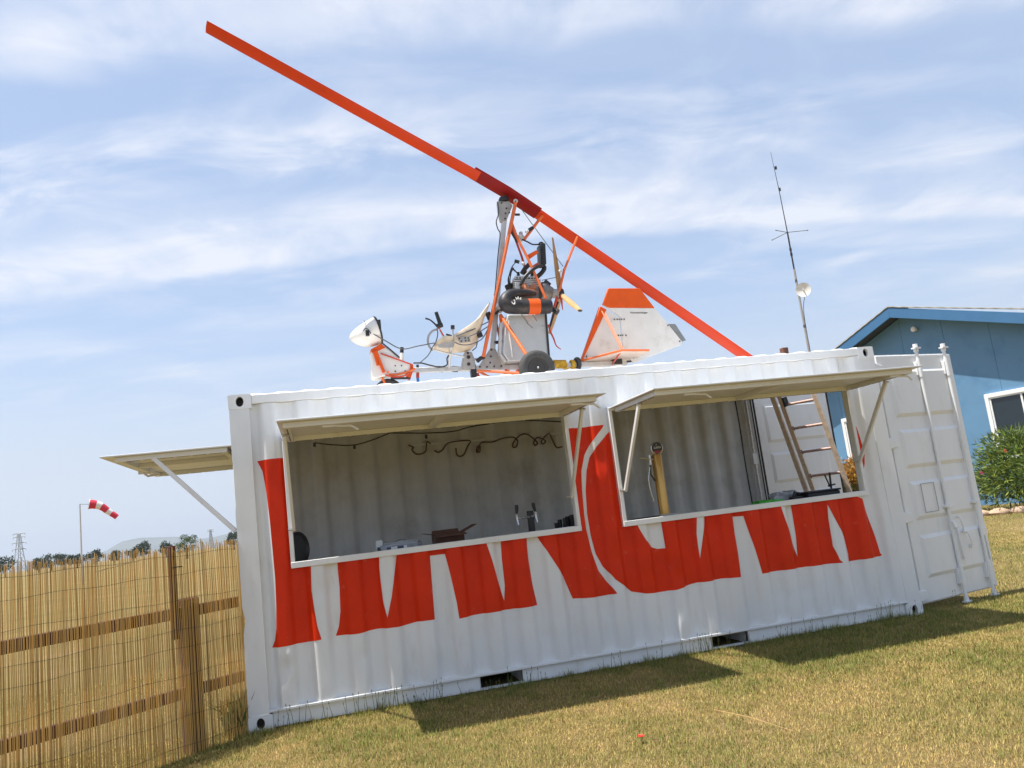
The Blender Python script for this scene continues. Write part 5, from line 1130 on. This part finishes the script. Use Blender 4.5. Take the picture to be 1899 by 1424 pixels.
# ================================================================== BLUE BUILDING
BB = Vector((18.6, 12.4, 0)); TH = rad(-75); BU = Vector((math.cos(TH), math.sin(TH), 0)); BN = Vector((-.9659, -.2588, 0))
BLUE1 = mat('wall_blue', (.115, .245, .395), .6, var=.06, vscale=1.2, dirt=(.055, .16, .31), dscale=1.5, damt=.5); BLUE2 = mat('fascia_blue', (.05, .155, .31), .45, var=.05, vscale=3); ROOFM = mat('roof_sheet', (.42, .40, .355), .5, var=.08, vscale=5)
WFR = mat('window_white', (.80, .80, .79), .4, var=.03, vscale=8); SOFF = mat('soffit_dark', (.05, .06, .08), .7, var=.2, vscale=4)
def glass():
    m = bpy.data.materials.new('window_glass'); m.use_nodes = True; b = m.node_tree.nodes['Principled BSDF']
    b.inputs['Base Color'].default_value = (.015, .025, .032, 1); b.inputs['Roughness'].default_value = .04; b.inputs['Specular IOR Level'].default_value = .6; return m
GLASS = glass()
bld = thing('blue_building', 'light blue gable fronted hall with overhanging blue fascia beyond the open door', 'building', tuple(BB - BN * 5))
def bp_(s, z, n=0.0): return BB + BU * s + BN * n + Vector((0, 0, z))
APS, APZ, SR, SLF = -1.12, 5.84, .32, .38      # wall apex
def wall_top(s): return APZ - ((s - APS) * SR if s > APS else (APS - s) * SLF)
SE0, SE1 = -6.6, 6.6
edges = [SE0] + [.03 + 1.31 * k for k in range(-5, 6) if SE0 < .03 + 1.31 * k < SE1] + [SE1]
for a, b in zip(edges[:-1], edges[1:]):
    pts = [bp_(a + .003, -.05), bp_(b - .003, -.05), bp_(b - .003, wall_top(b))] + ([bp_(APS, APZ)] if a < APS < b else []) + [bp_(a + .003, wall_top(a))]
    MB().prism(pts, -BN * .10).build('wall_panel', BLUE1, bld, bevel=.004)
mb = MB(); mb.prism([bp_(SE0, -.05, -.11), bp_(SE1, -.05, -.11), bp_(SE1, wall_top(SE1), -.11), bp_(APS, APZ, -.11), bp_(SE0, wall_top(SE0), -.11)], -BN * 11.5); mb.build('wall_core', BLUE1, bld, smooth=0)
OV = .60
for s0, s1, nm in ((APS, SE1 + .7, 1), (SE0 - .7, APS, -1)):
    rp = [bp_(s0, wall_top(s0) + .03, OV - .06), bp_(s1, wall_top(s1) + .03, OV - .06)]
    up_ = Vector((0, 0, .14))
    MB().prism([rp[0], rp[1], rp[1] + up_, rp[0] + up_], -BN * 12.4).build('roof_slope', SOFF, bld, smooth=0)
    fr0, fr1 = bp_(s0, wall_top(s0) - .06, OV), bp_(s1, wall_top(s1) - .06, OV); uf = Vector((0, 0, .31))
    MB().prism([fr0, fr1, fr1 + uf, fr0 + uf], -BN * .055).build('fascia', BLUE2, bld, bevel=.006)
    # corrugated sheet edge above the fascia
    V = []; F = []; nseg = 46
    for i in range(nseg + 1):
        t = i / nseg; s = s0 + (s1 - s0) * t; z = wall_top(s) + .262 + (.010 if i % 2 else 0) + (.17 * t if nm > 0 else 0)
        for n in (OV + .02, OV - 1.0): V += [bp_(s, z, n), bp_(s, z + .03, n)]
    for i in range(nseg):
        a = i * 4; F += [(a, a + 4, a + 5, a + 1), (a + 1, a + 5, a + 7, a + 3), (a, a + 2, a + 6, a + 4)]
    MB().add(V, F).build('roof_sheet', ROOFM, bld, smooth=0)
    # eave gutter end
    MB().bar(bp_(s1 if nm > 0 else s0, wall_top(s1 if nm > 0 else s0) + .05, OV - .05), bp_(s1 if nm > 0 else s0, wall_top(s1 if nm > 0 else s0) + .05, -11.5), .14, .14).build('gutter', BLUE2, bld)
def window(s0, s1, z0, z1, nm):
    fr = MB(); w = .10
    for a, b, c, d in ((s0, s1, z1 - w, z1), (s0, s1, z0, z0 + w), (s0, s0 + w, z0 + w, z1 - w), (s1 - w, s1, z0 + w, z1 - w)): fr.prism([bp_(a, c, .002), bp_(b, c, .002), bp_(b, d, .002), bp_(a, d, .002)], BN * .075)
    wn = fr.build('window', WFR, bld, bevel=.008)
    ib = MB(); v = .045; a0, a1, b0_, b1_ = s0 + w, s1 - w, z0 + w, z1 - w
    for a, b, c, d in ((a0, a1, b1_ - v, b1_), (a0, a1, b0_, b0_ + v), (a0, a0 + v, b0_ + v, b1_ - v), (a1 - v, a1, b0_ + v, b1_ - v)): ib.prism([bp_(a, c, .003), bp_(b, c, .003), bp_(b, d, .003), bp_(a, d, .003)], BN * .045)
    ib.build('sash', WFR, wn, bevel=.004)
    k = max(2, round((s1 - s0) / .95)); st = (a1 - a0 - 2 * v) / k
    for i in range(k):
        p0, p1 = a0 + v + st * i, a0 + v + st * (i + 1); MB().prism([bp_(p0 + (.025 if i else 0), b0_ + v, .004), bp_(p1 - (.025 if i < k - 1 else 0), b0_ + v, .004), bp_(p1 - (.025 if i < k - 1 else 0), b1_ - v, .004), bp_(p0 + (.025 if i else 0), b1_ - v, .004)], BN * .012).build('pane', GLASS, wn, smooth=0)
        if i: MB().prism([bp_(p0 - .025, b0_ + v, .003), bp_(p0 + .025, b0_ + v, .003), bp_(p0 + .025, b1_ - v, .003), bp_(p0 - .025, b1_ - v, .003)], BN * .04).build('mullion', WFR, wn, bevel=.004)
window(.86, 3.6, 1.15, 3.03, 1); window(-3.92, -1.75, 1.15, 3.10, 2)
MB().lathe(bp_(-.75, 5.33, .02), BN, [(.05, 0), (.05, .06), (.075, .08), (.08, .14), (.05, .17)], 14).build('wall_lamp', WFR, bld)

# planting bed along the building
STONE = mat('edging_stone', (.48, .34, .23), .9, var=.2, vscale=9, bump=.6, bscale=18)
e0, e1 = on_z(1822, 957, 0), on_z(1905, 950, 0); de = (e1 - e0); de.normalize()
for k in range(9):
    c = e0 + de * (k * .42 - .9); rr = random.Random(40 + k); m_ = MB(); n, mm = 10, 6; V = []; F = []
    for i in range(mm + 1):
        p = PI * i / mm
        for q in range(n):
            t = 2 * PI * q / n; j = rr.uniform(.86, 1.1); lx, ly, lz = .23 * math.sin(p) * math.cos(t) * j, .13 * math.sin(p) * math.sin(t) * j, .11 * math.cos(p) * j
            V.append(c + de * lx + Vector((-de.y, de.x, 0)) * ly + Vector((0, 0, lz + .05)))
    for i in range(mm):
        for q in range(n): F.append((i * n + q, (i + 1) * n + q, (i + 1) * n + (q + 1) % n, i * n + (q + 1) % n))
    so_ = MB().add(V, F).build('edging_stone', STONE, smooth=50); tag(so_, ['first', 'second', 'third', 'fourth', 'fifth', 'sixth', 'seventh', 'eighth', 'ninth'][k] + ' rough pinkish edging stone from the container door below the blue wall', 'stone', 'edging stones along the planting bed')

def foliage(name, centre, fn, n, lw, ll, cols, parent, outward=.6, seed=1, droop=0.0):
    """n leaf blades; fn(rng) -> unit-ball offsets scaled to the crown"""
    rg = np.random.default_rng(seed); p = fn(rg, n) ; c = np.array(centre); m = len(p)
    d = p / (np.linalg.norm(p, axis=1, keepdims=True) + 1e-6); d = d * outward + rg.normal(0, .5, (m, 3)); d[:, 2] += .15 - droop; d /= np.linalg.norm(d, axis=1, keepdims=True)
    side = np.cross(d, rg.normal(0, 1, (m, 3))); side /= np.linalg.norm(side, axis=1, keepdims=True)
    L_ = (ll * rg.uniform(.7, 1.25, m))[:, None]; W_ = (lw * rg.uniform(.7, 1.2, m))[:, None]; b = c + p
    v = np.stack([b, b + d * L_ * .45 + side * W_, b + d * L_, b + d * L_ * .45 - side * W_], 1).reshape(-1, 3)
    cols = np.array(cols); ci = cols[rg.integers(0, len(cols), m)] * rg.uniform(.75, 1.25, (m, 1))
    return np_mesh(name, v, np.arange(m * 4).reshape(-1, 4), LEAFM, np.repeat(ci, 4, 0), parent=parent, quads=True)
def blob(rx, ry, rz, k=26, r=.38, seed=1):
    rs = np.random.default_rng(seed); cs = rs.normal(0, 1, (k, 3)); cs /= np.linalg.norm(cs, axis=1, keepdims=True); cs *= rs.uniform(.35, .95, (k, 1))
    def fn(rg, n):
        q = cs[rg.integers(0, k, n)] + rg.normal(0, r * .45, (n, 3)); l = np.linalg.norm(q, axis=1, keepdims=True); q = q / np.maximum(1, l / 1.08); return q * np.array([rx, ry, rz])
    return fn
BARK = mat('bark', (.10, .075, .05), .9, var=.3, vscale=12, bump=.5, bscale=30)
# oleander by the blue wall
oc = at_dist(1905, 860, 22.6); oc = Vector((oc.x, oc.y, 0))
ol = thing('oleander_bush', 'rounded green oleander bush with a few pink flowers below the window', 'bush', tuple(oc))
foliage('foliage', (oc.x, oc.y, .98), blob(1.25, 1.25, .88, 60, .34, 3), 9000, .016, .17, [(.12, .18, .035), (.17, .23, .04), (.06, .10, .025), (.09, .135, .032), (.24, .28, .05)], ol, .75, 5)
for k in range(11):
    a = k * 2.4; MB().tube([(oc.x + .06 * math.cos(a), oc.y + .06 * math.sin(a), -.02), (oc.x + .3 * math.cos(a), oc.y + .3 * math.sin(a), .5), (oc.x + .7 * math.cos(a), oc.y + .7 * math.sin(a), 1.2)], [.025, .018, .008], 6).build('stem', BARK, ol)
FLOW = mat('oleander_flower', (.62, .10, .20), .6); FLOW2 = mat('oleander_flower_orange', (.65, .16, .07), .6)
for (px, py, m_) in ((1819, 877, FLOW), (1863, 836, FLOW2)):
    c = at_dist(px, py, 21.4); fb = MB()
    for q in range(5):
        a = 2 * PI * q / 5; fb.prism([c, c + Vector((.035 * math.cos(a), -.02, .035 * math.sin(a))), c + Vector((.045 * math.cos(a + .5), -.03, .045 * math.sin(a + .5))), c + Vector((.035 * math.cos(a + 1), -.02, .035 * math.sin(a + 1)))], (.0, .006, 0))
    fb.build('flower', m_, ol, smooth=0)
# golden shrub seen through the open end
gc = at_dist(1588, 870, 17.5); gs = thing('golden_shrub', 'clipped shrub with orange yellow young leaves seen through the open container end', 'shrub', (gc.x, gc.y, 0))
foliage('young_leaves', (gc.x, gc.y, 1.36), blob(.62, .62, .36, 40, .34, 8), 3600, .016, .075, [(.42, .21, .03), (.50, .27, .04), (.36, .15, .025), (.30, .20, .05)], gs, .6, 9)
foliage('foliage', (gc.x, gc.y, .72), blob(.60, .60, .72, 50, .34, 9), 3600, .018, .085, [(.10, .09, .03), (.06, .07, .02), (.16, .12, .04)], gs, .6, 10)
MB().tube([(gc.x, gc.y, -.02), (gc.x + .03, gc.y, .7)], [.04, .025], 8).build('trunk', BARK, gs)
# weeds in the bed and beside the fence
def tuft(name, c, n, h, sp, cols, seed, label, cat, group=None):
    rg = np.random.default_rng(seed); a = rg.uniform(0, 2 * PI, n); r_ = sp * np.sqrt(rg.uniform(0, 1, n)); b = np.column_stack([c[0] + r_ * np.cos(a), c[1] + r_ * np.sin(a), np.zeros(n)])
    hh = h * rg.uniform(.5, 1.1, n); ln = rg.normal(0, .28, (n, 2)); w = .006 + .002 * h; az = rg.uniform(0, PI, n); sd = np.column_stack([np.cos(az) * w, np.sin(az) * w, np.zeros(n)])
    m1 = b + np.column_stack([ln[:, 0] * hh * .4, ln[:, 1] * hh * .4, hh * .6]); tp_ = b + np.column_stack([ln[:, 0] * hh, ln[:, 1] * hh, hh])
    v = np.stack([b - sd, b + sd, m1 + sd * .8, m1 - sd * .8, tp_], 1).reshape(-1, 3); i0 = np.arange(n)[:, None] * 5
    tri = np.concatenate([i0 + np.array([0, 1, 2]), i0 + np.array([0, 2, 3]), i0 + np.array([3, 2, 4])]); cl = np.array(cols)[rg.integers(0, len(cols), n)] * rg.uniform(.7, 1.25, (n, 1))
    o = np_mesh(name, v, tri, GRASSM, np.repeat(cl, 5, 0)); return tag(o, label, cat, group)
wp = on_z(452, 1362, 0); tuft('weed_clump', (-.10, .02), 160, .34, .075, [(.14, .17, .04), (.20, .22, .06), (.09, .12, .03)], 3, 'green weed clump between the reed fence and the container corner', 'weeds')
for k in range(12):
    c = e0 + de * (k * .34 - 1.0) - BN * .45; tuft('bed_grass', (c.x, c.y), 150, .20, .26, [(.12, .13, .03), (.26, .20, .07), (.08, .10, .03)], 60 + k, 'tuft of coarse grass in the bed below the blue wall', 'grass tuft', 'grass tufts along the blue wall')

# ================================================================== MAST, WINDSOCK, PYLONS, FAR TREES
mb0 = at_dist(1500, 650, 16.0); MX, MY = mb0.x, mb0.y
def mpt(px, py): q = at_dist(px, py, 16.0); return q.z
am = thing('antenna_mast', 'thin radio mast with whip aerial and small white dish behind the container', 'antenna', (MX, MY, 0))
zr, zd, ztp = mpt(1455, 432), mpt(1488, 538), mpt(1429, 283)
MB().tube([(MX, MY, 0), (MX, MY, zr - .75)], .022, 8).build('mast', GREYP, am); MB().tube([(MX, MY, zr - .9), (MX, MY, zr)], .015, 8).build('mast', BOLT, am)
MB().tube([(MX, MY, zr), (MX - .015, MY, zr + (ztp - zr) * .5), (MX - .05, MY, ztp)], [.010, .007, .003], 6).build('whip', BOLT, am)
for z in (zr + (ztp - zr) * .53, zr + (ztp - zr) * .80, zr - .35, zr - .45, zd + .2, zd - .7): MB().tube([(MX, MY, z - .03), (MX, MY, z + .03)], .022, 8).build('joint', BOLT, am)
for px, py in ((1498, 427), (1432, 445), (1439, 427)):
    d = ray(px, py); q = at_dist(px, py, 16.0); MB().tube([(MX, MY, zr), (q.x, q.y - .0, q.z)], .006, 5).build('radial', BOLT, am); MB().ball(q, .012, n=6, m=4).build('radial_tip', BOLT, am)
dc = at_dist(1490, 538, 15.9); vd = (CAM - dc); vd.z = 0; vd.normalize()
ds = MB().lathe(dc, vd, [(.004, 0.0), (.05, .004), (.10, .016), (.135, .034), (.138, .040), (.10, .024), (.05, .012), (.004, .008)], 24).build('dish', GWHITE, am); MB().tube([dc + vd * .005, dc + vd * .09], .012, 8).build('feed', WFR, ds)
MB().tube([dc - vd * .02, (MX, MY, dc.z)], .012, 6).build('dish_arm', BOLT, am); MB().tube([dc + Vector((0, 0, -.13)), (MX + .03, MY, dc.z - .6), (MX + .05, MY, 2.2), (MX + .04, MY, 0)], .006, 6).build('feeder_cable', BOLT, am)
# windsock
WD = 60.0; w0 = at_dist(148, 935, WD); wk = thing('windsock', 'red and white striped windsock on a slim grey pole in the field', 'windsock', (w0.x, w0.y, 0))
MB().tube([(w0.x, w0.y, 0), (w0.x, w0.y, w0.z)], [.06, .045], 8).build('pole', ALU, wk)
SR_ = mat('sock_red', (.62, .02, .05), .6, sub=.0); SW_ = mat('sock_white', (.78, .72, .68), .6)
cpath = [(165, 935), (178.5, 936), (188, 939), (199, 947), (206, 952), (217, 959)]; rads = [.31, .27, .24, .21, .19, .175]
cp = [at_dist(a, b, WD - .3) for a, b in cpath]; MB().tube([Vector((w0.x, w0.y, w0.z)), cp[0]], .015, 6).build('swivel_arm', BOLT, wk)
for i in range(5):
    V = cp[i], cp[i + 1]; s_ = MB().tube([cp[i], (cp[i] + cp[i + 1]) / 2 + Vector((0, 0, .02)), cp[i + 1]], [rads[i], (rads[i] + rads[i + 1]) / 2, rads[i + 1]], 16, cap=False).build('sock_band', SR_ if i % 2 == 0 else SW_, wk, smooth=60, fixn=False)
MB().lathe(cp[0], cp[1] - cp[0], [(rads[0], -.01), (rads[0] + .02, -.01), (rads[0] + .02, .03), (rads[0], .03)], 18, closed=True).build('hoop', WFR, wk)
# pylons
PYM = mat('pylon_steel', (.30, .32, .34), .6, metal=.2)
def pylon(px, pytop, D, label, arms=3):
    t = at_dist(px, pytop, D); x, y, h = t.x, t.y, t.z; ph = thing('power_pylon', label, 'pylon', (x, y, 0), 'lattice pylons on the horizon')
    side = Vector((RIGHT.x, RIGHT.y, 0)).normalized(); back = Vector((-side.y, side.x, 0)); o = Vector((x, y, 0)); th = D * .00034
    def q(a, b, z): return o + side * a + back * b + Vector((0, 0, z))
    wdt = lambda z: (3.2 * (1 - z / h) ** 1.3 + .8) * h / 34; lv = [0, .22, .40, .54, .66, .76, .86, .95]
    leg = MB(); br = MB()
    for sa in (-1, 1):
        for sb in (-1, 1):
            for i in range(len(lv) - 1): leg.tube([q(sa * wdt(lv[i] * h), sb * wdt(lv[i] * h), lv[i] * h), q(sa * wdt(lv[i + 1] * h), sb * wdt(lv[i + 1] * h), lv[i + 1] * h)], th, 4)
    for i in range(len(lv) - 1):
        a, b = lv[i] * h, lv[i + 1] * h
        for sb in (-1, 1): br.tube([q(-wdt(a), sb * wdt(a), a), q(wdt(b), sb * wdt(b), b)], th * .6, 4); br.tube([q(wdt(a), sb * wdt(a), a), q(-wdt(b), sb * wdt(b), b)], th * .6, 4)
    leg.build('legs', PYM, ph, smooth=0); br.build('lattice', PYM, ph, smooth=0)
    for z, wa in ((.58, .215), (.74, .225), (.88, .19), (.97, .19))[4 - arms - 1:]:
        ab = MB()
        for s in (-1, 1): ab.tube([q(0, 0, z * h + h * .02), q(s * wa * h * .8, 0, z * h)], th * .8, 4); ab.tube([q(0, 0, z * h - h * .015), q(s * wa * h * .8, 0, z * h)], th * .8, 4); ab.tube([q(s * wa * h * .78, 0, z * h), q(s * wa * h * .78, 0, z * h - h * .045)], th * .7, 4)
        ab.build('cross_arm', PYM, ph, smooth=0)
pylon(35, 987, 700, 'tall lattice power pylon at the far left of the horizon'); pylon(390, 981, 1000, 'small lattice pylon top behind the fence near the container', 1)
# trees along the horizon, each its own
FT = [(8, 1031, 260, 36, 'dark round tree at the very left edge beyond the fence'), (72, 1034, 300, 20, 'small dark tree right of the tall pylon'), (95, 1027, 320, 34, 'broad dark tree left of the windsock pole'), (118, 1029, 300, 30, 'low dark tree in the clump left of the windsock'), (143, 1027, 280, 26, 'dark tree just beside the windsock pole'),
      (176, 1020, 260, 22, 'olive tree right of the windsock pole'), (212, 1022, 330, 16, 'little dark bush top before the hill'), (246, 1015, 300, 20, 'dark tree left half of the pair before the hill'), (266, 1004, 280, 24, 'taller dark tree before the grey hill'), (308, 1005, 260, 20, 'small dark tree right of the hill pair'), (345, 993, 150, 40, 'broad bright green tree above the fence'), (432, 984, 240, 26, 'dark tree cut by the container edge')]
for i, (px, py, D, wpx, lab) in enumerate(FT):
    top = at_dist(px, py, D); h = top.z; w = wpx / FPX * D / 2 * 1.08; t = thing('far_tree', lab, 'tree', (top.x, top.y, 0), 'trees along the horizon')
    MB().tube([(top.x, top.y, 0), (top.x, top.y, h * .6)], [.22, .10], 6).build('trunk', BARK, t)
    for k in range(3): a = k * 2.1 + i; MB().tube([(top.x, top.y, h * .35), (top.x + w * .5 * math.cos(a), top.y + w * .5 * math.sin(a), h * .7)], [.10, .04], 5).build('limb', BARK, t)
    col = [(.030, .050, .024), (.022, .038, .020), (.042, .062, .028)] if i != 10 else [(.075, .115, .035), (.06, .09, .03), (.10, .13, .045)]
    if i == 5: col = [(.06, .075, .035), (.04, .055, .03)]
    foliage('crown', (top.x, top.y, h * .62), blob(w, w, h * .40, 22, .34, 20 + i), 1500, .12 * D / 260, .42 * D / 260, col, t, .5, 30 + i)
# litter on the lawn
r0_ = on_z(1190, 1372, .02); pe = MB()
for q in range(5):
    a = 2 * PI * q / 5; c = Vector((r0_.x, r0_.y, .035)); pe.prism([c, c + Vector((.018 * math.cos(a), .018 * math.sin(a), .006)), c + Vector((.024 * math.cos(a + .6), .024 * math.sin(a + .6), .010)), c + Vector((.018 * math.cos(a + 1.2), .018 * math.sin(a + 1.2), .006))], (0, 0, .002))
pe = pe.build('red_petals', mat('petal_red', (.70, .03, .02), .6), smooth=0); tag(pe, 'tiny red flower head lying on the lawn', 'flower')
s0_, s1_ = on_z(1325, 1316, .04), on_z(1472, 1356, .04); st_ = MB().tube([s0_, (s0_ + s1_) / 2 + Vector((0, .01, .012)), s1_], [.0022, .002, .0014], 5).build('straw_stalk', WOODL); tag(st_, 'long pale straw stalk lying on the lawn', 'straw')

# hazy summer air round the whole scene
def haze():
    m = bpy.data.materials.new('haze_air'); m.use_nodes = True; t = m.node_tree; t.nodes.clear()
    v = t.nodes.new('ShaderNodeVolumePrincipled'); v.inputs['Color'].default_value = (.80, .89, 1, 1); v.inputs['Density'].default_value = HAZE_D; v.inputs['Anisotropy'].default_value = .2
    o = t.nodes.new('ShaderNodeOutputMaterial'); t.links.new(v.outputs[0], o.inputs['Volume']); m.cycles.homogeneous_volume = True
    return MB().box((-16500, -16500, -3), (16500, 16500, 420)).build('haze', m, kind='stuff', smooth=0)
HAZE_D = 1.7e-4
haze()['label'] = 'pale summer haze'
